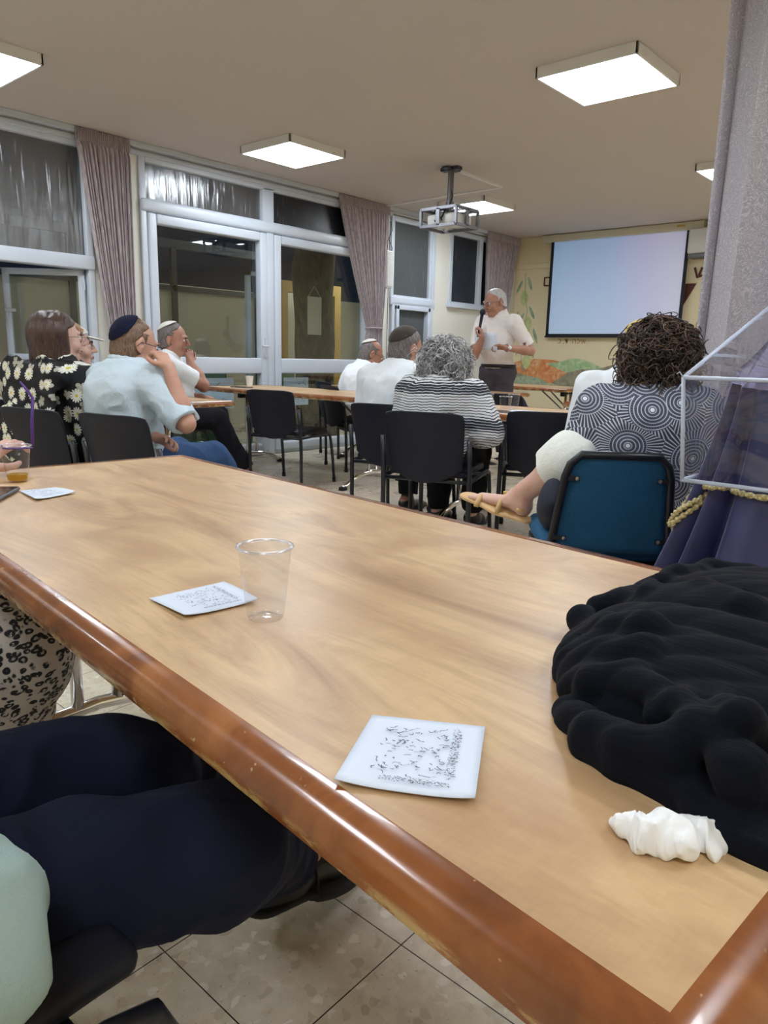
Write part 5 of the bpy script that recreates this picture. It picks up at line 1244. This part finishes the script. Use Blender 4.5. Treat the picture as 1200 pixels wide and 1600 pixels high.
# the speaker, standing
L = (-4.12, 6.42, 0); a = R_(176)
mic_w = pl(L, a, 753, 528, 7.0); pap_w = pl(L, a, 789, 543, 7.0)
sp = person('person', 'standing man in a white short sleeved shirt speaking into a microphone and reading a paper', L, a, stand=True, h=.006, hs=1.13, w=1.0, torso=.54, hipz=.93, lean=.02, sw=.20, slouch=.03,
   skin=M['skin_tan'], head=(R_(-16), R_(14), 0), wrists={1: mic_w, -1: pap_w}, elbows={-1: pl(L, a, 829, 549, 7.2), 1: pl(L, a, 741, 556, 7.15)}, belly=.02,
   hands={1: dict(d=(.0, .25, 1), n=(.8, .3, -.3), curl=1.1, side=1, thumb=.6), -1: dict(d=(.9, .3, .05), n=(.2, .6, -.6), curl=.75, side=1, thumb=.4)},
   shirt=dict(mat=M['cream_shirt'], e=.014, sleeve=.80, collar=True, hem=.96, neck=.066), trousers=dict(mat=M['grey_trouser'], top=1.0, belt=True), shoes='shoe', face=True,
   hair='short', nape=-.048, hairmat=M['hair_grey'], recede=.01, glasses=M['dark_metal'], brow=M['hair_grey'], seed=3)
wv = lambda r, p: r['o'].matrix_basis @ Vector(tuple(p))
o = empty('microphone', L, a); tag(o, 'black handheld microphone in front of the speaker mouth', 'microphone')
mw = Vector(tuple(mic_w+V(.025, .02, .05))); mt = mw+Vector((-.015, -.02, .17))
MB().tube([mw+(mw-mt)*.25, mt], [.012, .016], 14).build('handle', M['black_plastic'], o, True)
MB().tube([mt+(mt-mw)*t for t in (-.02, .05, .12, .22, .28, .30)], [.018, .026, .028, .024, .014, .004], 16).build('head_grille', M['black_edge'], o, True)
o = empty('speech_paper', L, a); tag(o, 'white paper held by the standing speaker', 'paper')
pw = pap_w+V(.10, .045, .02)
vs, fs = grid(8, 8, lambda u, v: tuple(pw+V(-.06+.26*u, .02+.03*v+.01*math.sin(u*3), -.055+.16*v+.02*u))); x = newmesh('sheet', vs, fs, M['paper'], o, True); solid(x, .001)
o = empty('wrist_watch', L, a); tag(o, 'silver wrist watch worn on the left wrist of the standing speaker', 'watch')
fd = nrm(pap_w-sp['EL'][-1]); wc = pap_w-fd*.03; u = nrm(np.cross(fd, V(0,0,1))); w2 = np.cross(u, fd)
MB().tube([tuple(wc+(u*math.cos(q)+w2*math.sin(q))*.036) for q in [i*math.pi/12 for i in range(25)]], .006, 8).build('watch_strap', M['chrome'], o, True)
fc = wc-u*.036 if (wv(sp, wc-u*.036)-CAM).length < (wv(sp, wc+u*.036)-CAM).length else wc+u*.036
F = Sdf(); F.ell(fc, (.019,.019,.019), None, .002); build(F, .004, 'watch_face', M['white_plastic'], o)
DBG.append(('speaker', wv(sp, sp['hc'])))

# woman in the daisy shawl
ch = (-3.58, 1.58); a = R_(8); L = seated(ch, a, .17, -.17)
r = person('person', 'woman with straight dark bobbed hair and glasses wrapped in a black daisy print shawl', L, a, h=.006, hs=1.10, torso=.45, hipz=.52, w=.98, sw=.18, lean=.02, aw=1.15, skin=M['skin_pale'], head=(R_(-16), R_(-2), 0), bust=True,
   wrists={-1: (-.13, .30, .60), 1: (.10, .30, .60)}, shirt=dict(mat=M['daisy'], e=.03, sleeve=1.3, fold=1.6, neck=.05), trousers=dict(mat=M['black_trouser']), shoes='shoe', face=True, hair='bob', hairmat=M['hair_dark'], brow=M['hair_dark'], glasses=M['steel'], seed=6)
F = Sdf(); F.cone((-.10, -.14, .86), (-.02, -.235, .58), .15, .035, .05, ((0,1,0), .13)).cone((-.02, -.235, .66), (-.05, -.225, .54), .08, .012, .04, ((0,1,0), .18)).cone((.12, -.12, .86), (.20, -.20, .62), .09, .03, .05, ((.3,1,0), .16)).cone((.2, -.2, .66), (.26, -.15, .55), .05, .012, .03, ((.5,1,0), .25)).cone((-.19, -.08, .9), (.19, -.08, .92), .055, .055, .05).cone((.05, .03, .97), (.19, -.05, .93), .045, .05, .04).cone((-.15, -.03, .95), (.1, -.07, .97), .03, .03, .03)
F.disp = addw(wave(33, 22, .005, 5, True, (1,1,.4)), wave(34, 45, .002, 5, True)); build(F, .006, 'shawl', M['daisy'], r['o'])
DBG.append(('daisy', wv(r, r['hc'])))
# her neighbour with the white visor
L = (-4.08, 1.92, 0); a = R_(0)
r = person('person', 'woman beyond the daisy shawl with a white cap visor and navy dotted blouse', L, a, h=.007, hs=1.04, torso=.44, hipz=.50, w=.95, lean=.08, skin=M['skin_pale'], head=(R_(-30), R_(-2), 0), wrists={-1: (-.13, .30, .60), 1: (.13, .30, .60)},
   shirt=dict(mat=M['dots'], e=.02, sleeve=.8), trousers=dict(mat=M['navy_trouser']), shoes='shoe', face=True, hair='bob', hairmat=M['hair_auburn'], brow=M['hair_dark'], seed=8)
F = Sdf(); g = r['g']; F.ell(g(0, -.012, .045), V(.090,.108,.085), r['Rm'], .01); F.plane(g(0, 0, .052), r['Rm']@V(0, .25, -1), .004); F.ell(g(0, .115, .046), (.055, .055, .007), r['Rm']@rot3(0, .25), .01)
build(F, .004, 'cap', M['kippah_white'], r['o'])
DBG.append(('visor', wv(r, r['hc'])))
# person in blue at the left edge
L = (-4.54, 1.51, 0); a = R_(-32)
r = person('person', 'person in a blue blouse with folded arms, cut by the left edge of the photo', L, a, h=.007, hs=1.02, w=1., skin=M['skin'], head=(R_(-5), 0, 0), wrists={-1: (.10, .26, .66), 1: (.02, .31, .63)}, elbows={-1: (-.23, .12, .66), 1: (.25, .14, .65)},
   hands={-1: dict(d=(1, .1, -.1), n=(0, -.5, -.8), curl=.5), 1: dict(d=(-1, .1, 0), n=(0, -.5, -.8), curl=.6)}, shirt=dict(mat=M['royal'], e=.025, sleeve=.85), trousers=dict(mat=M['khaki'], wide=1.2), shoes='shoe', hair='bob', hairmat=M['hair_auburn'], bust=True, seed=12)
b = empty('lap_bag', L, a); tag(b, 'floral cloth bag lying on khaki knees at the left edge', 'bag'); F = Sdf(); F.cone((-.10, .30, .625), (.13, .30, .625), .05, .05, .03, ((0,0,1), .6)); F.disp = wave(4, 30, .006, 5, True); build(F, .007, 'bag_body', M['floral'], b)
DBG.append(('blue', wv(r, r['hc'])))
# man in the pale blue shirt
ch = (-3.07, 1.72); a = R_(10); L = seated(ch, a, .17, -.22)
w1_ = pl(L, a, 263, 572, 3.39); e1_ = pl(L, a, 291, 662, 3.40); w2_ = pl(L, a, 246, 684, 3.50)
r = person('person', 'man in a pale blue shirt and navy kippah resting his hand against his glasses', L, a, h=.0055, hs=1.08, torso=.44, hipz=.52, w=1.02, sw=.185, lean=-.02, slouch=.05, skin=M['skin'], head=(R_(-14), R_(12), R_(2)), wrists={1: w1_, -1: w2_}, elbows={1: e1_, -1: (-.20, .12, .66)}, aw=1.0, belly=.02,
   hands={1: dict(d=tuple(nrm(pl(L, a, 240, 536, 3.43)-w1_)), n=tuple(nrm(pl(L, a, 230, 570, 3.46)-pl(L, a, 256, 560, 3.36))), curl=.8, side=1, thumb=.3), -1: dict(d=(1, .0, .0), n=(0, -.6, -.8), curl=.5, side=1)},
   shirt=dict(mat=M['blue_shirt'], e=.026, sleeve=.98, collar=True, fold=1.4, hem=.44, neck=.068), trousers=dict(mat=M['jeans']), knees={1: (.16, .44, .50), -1: (-.10, .44, .5)}, ankles={1: (.22, .78, .10), -1: (0, .6, .1)}, shoes='shoe', face=True, hair='short', hairmat=M['hair_brown'], recede=.035, brow=M['hair_brown'], kippah=(M['kippah_navy'], .95, .062), glasses=M['dark_metal'], seed=15)
DBG.append(('palebluehead', wv(r, r['hc'])))
# man in the white T-shirt
L = (-5.38, 3.33, 0); a = R_(-40)
w1_ = pl(L, a, 297, 566, 6.0); e1_ = pl(L, a, 318, 603, 6.05)
r = person('person', 'man in a white T-shirt and white kippah leaning his cheek on his hand', L, a, h=.006, hs=1.14, torso=.47, hipz=.55, w=1.16, sw=.20, lean=.16, skin=M['skin_tan'], head=(R_(-8), R_(6), R_(4)), wrists={1: w1_, -1: (-.05, .33, .68)}, elbows={1: e1_}, belly=.07, aw=1.15,
   hands={1: dict(d=(-.25, -.1, 1), n=(-.8, -.4, .1), curl=.9, side=-1, thumb=.3)}, shirt=dict(mat=M['tshirt'], e=.02, sleeve=.70), trousers=dict(mat=M['black_trouser'], wide=1.05), ankles={1: (.20, .72, .09), -1: (-.02, .62, .09)}, knees={1: (.16, .46, .52), -1: (-.08, .46, .52)},
   shoes='sandal', shoemat=M['leather_brown'], face=True, hair='short', nape=-.065, hairmat=M['hair_salt'], recede=.02, brow=M['hair_salt'], kippah=(M['kippah_white'], .55, .068), seed=18)
DBG.append(('tshirt', wv(r, r['hc'])))
# bearded man beyond the door table
L = (-4.80, 4.98, 0); a = R_(-22)
r = person('person', 'balding bearded man in a white shirt looking down beside the tied curtain', L, a, h=.0065, hs=1.12, torso=.46, hipz=.50, w=1.05, sw=.2, lean=.22, skin=M['skin_tan'], head=(R_(-12), R_(24), 0), wrists={-1: (-.1, .36, .62), 1: (.12, .34, .62)}, slouch=.04,
   shirt=dict(mat=M['white_shirt'], e=.026, sleeve=1.9, collar=True, neck=.066), trousers=dict(mat=M['grey_trouser']), shoes='shoe', face=True, hair='bald', hairmat=M['hair_salt'], brow=M['hair_grey'], kippah=(M['kippah_white'], .62, .078), glasses=M['dark_metal'], seed=21)
F = Sdf(); g = r['g']; Rm = r['Rm']; F.cone(g(-.055, .03, -.06), g(-.02, .085, -.095), .018, .02, .02).cone(g(.055, .03, -.06), g(.02, .085, -.095), .018, .02, .02).ell(g(0, .09, -.10), V(.032,.022,.03), Rm, .03); F.disp = wave(9, 120, .002); build(F, .004, 'beard', M['hair_grey'], r['o'])
DBG.append(('beard', wv(r, r['hc'])))
# man with the olive kippah
ch = (-2.92, 3.36); a = R_(4); L = seated(ch, R_(12), .17, -.085)
r = person('person', 'man in a white shirt and dark olive kippah seated left of the grey curls', L, a, h=.0055, hs=1.12, torso=.46, hipz=.52, w=1.10, sw=.205, lean=.12, skin=M['skin_tan'], head=(R_(-16), R_(10), R_(3)), wrists={-1: (-.14, .34, .66), 1: (.12, .36, .66)}, slouch=.05,
   shirt=dict(mat=M['white_shirt'], e=.028, sleeve=.95, collar=True, fold=1.2, neck=.068), trousers=dict(mat=M['black_trouser']), shoes='shoe', face=True, hair='short', hairmat=M['hair_salt'], brow=M['hair_grey'], kippah=(M['kippah_olive'], .62, .052), glasses=M['chrome'], seed=24)
DBG.append(('olive', wv(r, r['hc'])))
# woman in stripes
ch = (-2.40, 3.09); a = R_(12); L = seated(ch, R_(20), .16, -.03)
r = person('person', 'woman with bushy grey curls in a navy and white striped top', L, a, h=.0055, hs=1.02, torso=.385, hipz=.53, w=1.02, sw=.178, lean=.18, slouch=.06, skin=M['skin_pale'], head=(R_(6), R_(16), R_(-2)), wrists={-1: (-.10, .36, .60), 1: (.16, .30, .58)}, elbows={1: (.30, .08, .66)}, aw=1.2, belly=.03,
   shirt=dict(mat=M['stripes'], e=.028, sleeve=1.7, fold=1.5, hem=.40, neck=.075), trousers=dict(mat=M['black_trouser'], wide=1.1), shoes='shoe', ankles={1: (.02, .62, .09), -1: (-.22, .62, .09)}, knees={1: (.10, .42, .5), -1: (-.14, .42, .5)}, ears=False,
   hair='curly', hairmat=M['curl_grey'], curlr=(.122, .125, .118), curlc=(0, -.025, .005), curllow=(.118, .09, .085), ncurl=1900, clen=.12, cr=.011, cth=.0017, droop=.9, seed=27)
DBG.append(('stripes', wv(r, r['hc'])))
# curly brown haired woman
ch = (-.955, 2.20); a = R_(30); L = seated(ch, R_(36), .24, .125)
ka = pl(L, a, 893, 720, 2.62); an_ = pl(L, a, 806, 776, 2.78); to_ = pl(L, a, 750, 758, 2.88); kb = pl(L, a, 880, 745, 2.5)
r = person('person', 'woman with thick brown curls wearing a circle patterned blouse and white skirt', L, a, h=.0055, hs=1.0, torso=.44, hipz=.51, w=.98, sw=.165, side=.10, lean=.06, slouch=.06, skin=M['skin_pale'], head=(R_(-2), R_(8), R_(3)), wrists={-1: (-.10, .30, .66), 1: (.10, .30, .66)}, aw=1.1,
   knees={-1: (-.10, .40, .57), 1: ka}, ankles={-1: (-.12, .40, .09), 1: an_}, feet={-1: (0, 1, -.15), 1: tuple(to_-an_)}, toes={1: True},
   shirt=dict(mat=M['circles'], e=.028, sleeve=.9, fold=1.2, hem=.50, neck=.085), skirt=dict(mat=M['white_skirt'], len=.34), shoes='sandal', ears=True,
   hair='curly', hairmat=M['curl_brown'], curlr=(.110, .115, .108), curlc=(0, -.03, .018), curllow=(.108, .08, .075), ncurl=2200, clen=.085, cr=.010, cth=.0026, droop=.7, seed=30)
DBG.append(('curly', wv(r, r['hc'])))
b = empty('navy_handbag', (-1.18, 2.23, 0), R_(30)); tag(b, 'dark navy bag on the blue seat beside the white skirt', 'bag'); F = Sdf(); F.ell((0, .02, .57), (.05, .13, .085), None, .02); F.disp = wave(4, 20, .005, 5, True); build(F, .006, 'bag_body', M['navy_cloth'], b)
# man with the gold kippah
L = (-1.42, 3.42, 0); a = R_(20)
r = person('person', 'man in a white shirt and gold kippah half hidden by the brown curls', L, a, h=.007, hs=1.08, torso=.47, hipz=.52, w=1.05, sw=.2, lean=.03, skin=M['skin'], head=(R_(6), R_(2), 0), wrists={-1: (-.12, .32, .64), 1: (.12, .32, .64)},
   shirt=dict(mat=M['white_shirt'], e=.026, sleeve=.9, collar=True), trousers=dict(mat=M['black_trouser']), shoes='shoe', hair='short', hairmat=M['hair_grey'], kippah=(M['kippah_gold'], .6, .060), seed=33)
DBG.append(('gold', wv(r, r['hc'])))
# woman in leopard print, cut by the left edge
L = (-1.66, .02, 0); a = R_(4)
hw = pl(L, a, -40, 728, 1.80)
r = person('person', 'woman in leopard print at the left edge holding purple glasses over the near table', L, a, h=.006, torso=.46, hipz=.52, skin=M['skin_pale'], wrists={1: hw, -1: (-.14, .3, .6)}, hands={1: dict(d=tuple(nrm(pl(L, a, -8, 702, 1.84)-hw)), n=tuple(nrm(pl(L, a, 20, 740, 1.84)-pl(L, a, 10, 690, 1.8))), curl=.5, side=-1, thumb=.8)},
   knees={-1: (-.14, .46, .53), 1: tuple(loc_of(L, a, at(18, 1010, .50)))}, ankles={-1: (-.12, .44, .09), 1: (.18, .46, .09)}, shirt=dict(mat=M['leopard'], e=.022, sleeve=1.55), skirt=dict(mat=M['leopard'], len=.55), trousers=dict(mat=M['black_trouser']), shoes='shoe', hair='bob', hairmat=M['hair_auburn'], bust=True, seed=36)
o = empty('purple_glasses', (0,0,0)); tag(o, 'purple spectacles held up by the hand at the left edge above the amber drink', 'glasses')
pm = simple('purple_plastic', rgb(84,46,140), .35)
MB().tube([depth(51, 696, 1.80), depth(50, 662, 1.80), depth(51, 622, 1.80), depth(44, 612, 1.80), depth(31, 596, 1.79)], [.0035, .0042, .004, .0035, .002], 8).build('temple', pm, o, True)
cc = (depth(50, 697, 1.80)+depth(4, 698, 1.76))/2; ex = (depth(50, 697, 1.80)-depth(4, 698, 1.76))/2; ey = Vector((ex.y, -ex.x, 0)).normalized()*.016
MB().tube([cc+ex*math.cos(q)+ey*math.sin(q)+Vector((0,0,-.004)) for q in [i*math.pi/14 for i in range(29)]], .0022, 6).tube([cc-ex*1.0, cc-ex*1.6], .003, 6).build('rim', pm, o, True)
MB().add([cc+ex*math.cos(q)+ey*math.sin(q)+Vector((0,0,-.004)) for q in [i*math.pi/14 for i in range(28)]], [tuple(range(28))]).build('lens', M['lens'], o)
# man in navy trousers, nearest
L = (-.92, .06, 0); a = R_(0)
kn_ = loc_of(L, a, at(345, 1325, .45)); kf_ = loc_of(L, a, at(200, 1195, .46)); an_n = loc_of(L, a, at(440, 1335, .16)); an_f = loc_of(L, a, at(405, 1262, .12))
r = person('person', 'man in navy trousers and sage shirt nearest the camera, cut by the lower left corner', L, a, h=.006, torso=.46, hipz=.50, w=.82, lean=-.22, slouch=-.02, skin=M['skin'], wrists={-1: (-.2, .1, .6), 1: (.02, -.22, .70)}, elbows={1: tuple(pl(L, a, -105, 1500, .60))},
   knees={1: kn_, -1: kf_}, ankles={1: an_n, -1: an_f}, feet={1: (.10, 1, -.12), -1: (.0, 1, -.15)},
   shirt=dict(mat=M['sage'], e=.03, sleeve=1.8, hem=.50, fold=2.2), trousers=dict(mat=M['navy_trouser'], wide=.92, len=1.02, fold=1.7), shoes='shoe', laces=True, hair='short', seed=40)

# ------------------------------------------------------------------ black shawl heaped on the near table
def shawl():
    F = Sdf(); z = TZ
    def A(px, py, h): p = at(px, py, z+h); return (p.x, p.y, p.z)
    fl = ((0,0,1), .62)
    base = [A(960, 1040, .015), A(1040, 1100, .02), A(1120, 1180, .02)]
    F.ell(tuple(at(1140, 1060, z+.01)), (.155, .18, .066), None, .03).ell(tuple(at(1190, 985, z+.02)), (.13, .17, .062), None, .04)
    F.ell(tuple(at(1010, 1060, z+.0)), (.08, .08, .03), rot3(.6), .04).ell(tuple(at(1230, 1160, z)), (.13, .11, .040), None, .04)
    def ridge(pts, r, k=.02): 
        r = list(r); pts = list(pts); e = pts[-1]; pts[-1] = (e[0], e[1], e[2]*.3); r[-1] *= .7; e = pts[0]; pts[0] = (e[0], e[1], e[2]*.55); r[0] *= .8; P = [A(p[0], p[1], p[2]*.92) for p in pts]; F.chain(P, [q*.8 for q in r], k*.6)
    ridge([(915, 1000, .02), (908, 968, .022), (930, 950, .026), (975, 945, .034), (1040, 950, .06)], [.014, .013, .014, .020, .026], .02)
    ridge([(1010, 965, .08), (1012, 930, .064), (1025, 908, .062), (1060, 898, .065), (1110, 893, .055), (1170, 905, .05), (1230, 935, .04)], [.008, .012, .012, .014, .02, .024, .03], .012)
    ridge([(1020, 915, .062), (1100, 925, .078), (1160, 960, .078), (1215, 1030, .08)], [.010, .016, .02, .02], .015)
    ridge([(925, 1000, .03), (960, 990, .05), (1010, 990, .065), (1080, 970, .085)], [.02, .022, .024, .03], .015)
    ridge([(884, 1045, .014), (900, 1035, .022), (950, 1025, .045), (1010, 1022, .06), (1070, 1040, .07)], [.012, .015, .018, .02, .022], .012)
    ridge([(890, 1075, .016), (930, 1065, .035), (990, 1062, .05), (1030, 1085, .055), (1045, 1110, .05), (1030, 1118, .045), (1015, 1108, .045)], [.014, .016, .018, .014, .012, .010, .008], .010)
    ridge([(890, 1110, .01), (930, 1140, .022), (980, 1160, .03), (1050, 1170, .04), (1090, 1130, .06), (1060, 1100, .06), (1100, 1080, .07)], [.012, .014, .016, .018, .018, .014, .014], .012)
    ridge([(1060, 1105, .06), (1110, 1140, .06), (1160, 1200, .05), (1230, 1260, .04)], [.014, .018, .022, .028], .015)
    ridge([(888, 1120, .005), (925, 1165, .008), (975, 1195, .008), (1030, 1212, .010), (1100, 1235, .012), (1200, 1262, .014)], [.012, .012, .011, .012, .014, .016], .02)
    ridge([(1120, 1100, .08), (1160, 1120, .08), (1220, 1180, .06)], [.016, .018, .022], .014)
    ridge([(940, 960, .02), (1000, 940, .03), (1060, 915, .03), (1120, 905, .03)], [.02, .026, .03, .03], .03)
    # flat tail reaching towards the tissue
    T = [(1010, 1215), (1045, 1245), (1072, 1285), (1110, 1318), (1160, 1340), (1215, 1362), (1300, 1330), (1300, 1150), (1100, 1150)]
    tri = [at(x, y, z) for x, y in T]
    poly = np.array([(p.x, p.y) for p in tri])
    def slab(P):
        q = P[:, :2]; d = np.full(len(P), 9.); s = np.ones(len(P)); n = len(poly); j = n-1
        for i in range(n):
            e = poly[j]-poly[i]; w = q-poly[i]; b = w-np.outer(np.clip(w@e/(e@e), 0, 1), e); d = np.minimum(d, (b*b).sum(1))
            c1 = q[:,1] >= poly[i][1]; c2 = q[:,1] < poly[j][1]; c3 = e[0]*w[:,1] > e[1]*w[:,0]; f = (c1 & c2 & c3) | (~c1 & ~c2 & ~c3); s = np.where(f, -s, s); j = i
        d = s*np.sqrt(d); return np.maximum(d, np.abs(P[:,2]-z-.007)-.006)
    F.p.append(('u', slab, None, None, .02))
    F.plane((0, 0, z+.0008), (0, 0, -1), .001)
    wa, wb, wm = wave(71, 11, 1.5, 4), wave(72, 17, .9, 4), wave(73, 9, .5, 4)
    def creases(P):
        u = P[:,1]*46+P[:,0]*10+wa(P); v = P[:,1]*70-P[:,0]*46+wb(P)*1.6; m = np.clip(.6+wm(P), .15, 1)
        return -.0105*m*(np.abs(np.sin(u))**.55-.62)-.0042*(1-m*.6)*(np.abs(np.sin(v))**.6-.6)
    F.disp = addw(creases, wave(53, 9, .004, 5))
    lo, hi = F.bounds(); hi[2] = max(hi[2], .95); lo[2] = z-.01; v, q = sdf_mesh(F, .0038, lo, hi); o = fast_mesh('black_shawl', v, q, M['shawl']); tag(o, 'black crinkled shawl heaped on the right end of the near table', 'shawl')
shawl()
o = empty('navy_jacket', (-3.28, 5.22, 0), 0); tag(o, 'dark navy jacket hanging over a chair before the speaker table', 'jacket')
F = Sdf(); F.cone((-.16, 0, .70), (.14, 0, .70), .06, .06, .04, ((0,1,0), .7)).cone((-.14, 0, .62), (.13, 0, .62), .11, .11, .04, ((0,1,0), .5)).cone((-.13, 0, .45), (.13, 0, .45), .09, .09, .04, ((0,1,0), .5)); F.disp = wave(4, 20, .006, 5, True); build(F, .008, 'jacket_body', M['navy_cloth'], o)
chair(-3.28, 5.24, R_(0), 'black chair carrying the navy jacket in front of the speaker table')

def tissue():
    c = at(1043, 1316, TZ); rs = np.random.RandomState(4); F = Sdf(); ax = (CR @ Vector((1, -.42, 0))); ax.z = 0; ax.normalize(); sd = Vector((-ax.y, ax.x, 0))
    for t, u, r, hh in ((-.027, .004, .011, .012), (-.018, -.003, .014, .016), (-.006, .002, .016, .019), (.006, -.004, .016, .018), (.013, .006, .013, .014), (.021, -.003, .012, .013), (.027, .004, .008, .009), (.028, -.007, .007, .007), (-.004, -.012, .009, .009)):
        p = c+ax*t+sd*u; q = rs.normal(size=3)*.003; F.ell((p.x+q[0], p.y+q[1], TZ+hh*.45), (r, r*.85, hh*.75), rot3(rs.uniform(0, 3), rs.uniform(-.5, .5)), .006)
    F.disp = addw(wave(61, 170, .0022, 5, True), wave(62, 380, .0008, 5, True)); F.plane((0, 0, TZ), (0, 0, -1), .0005)
    o = build(F, .0011, 'crumpled_tissue', M['tissue']); tag(o, 'crumpled white paper tissue on the near table beside the black shawl', 'tissue')
tissue()
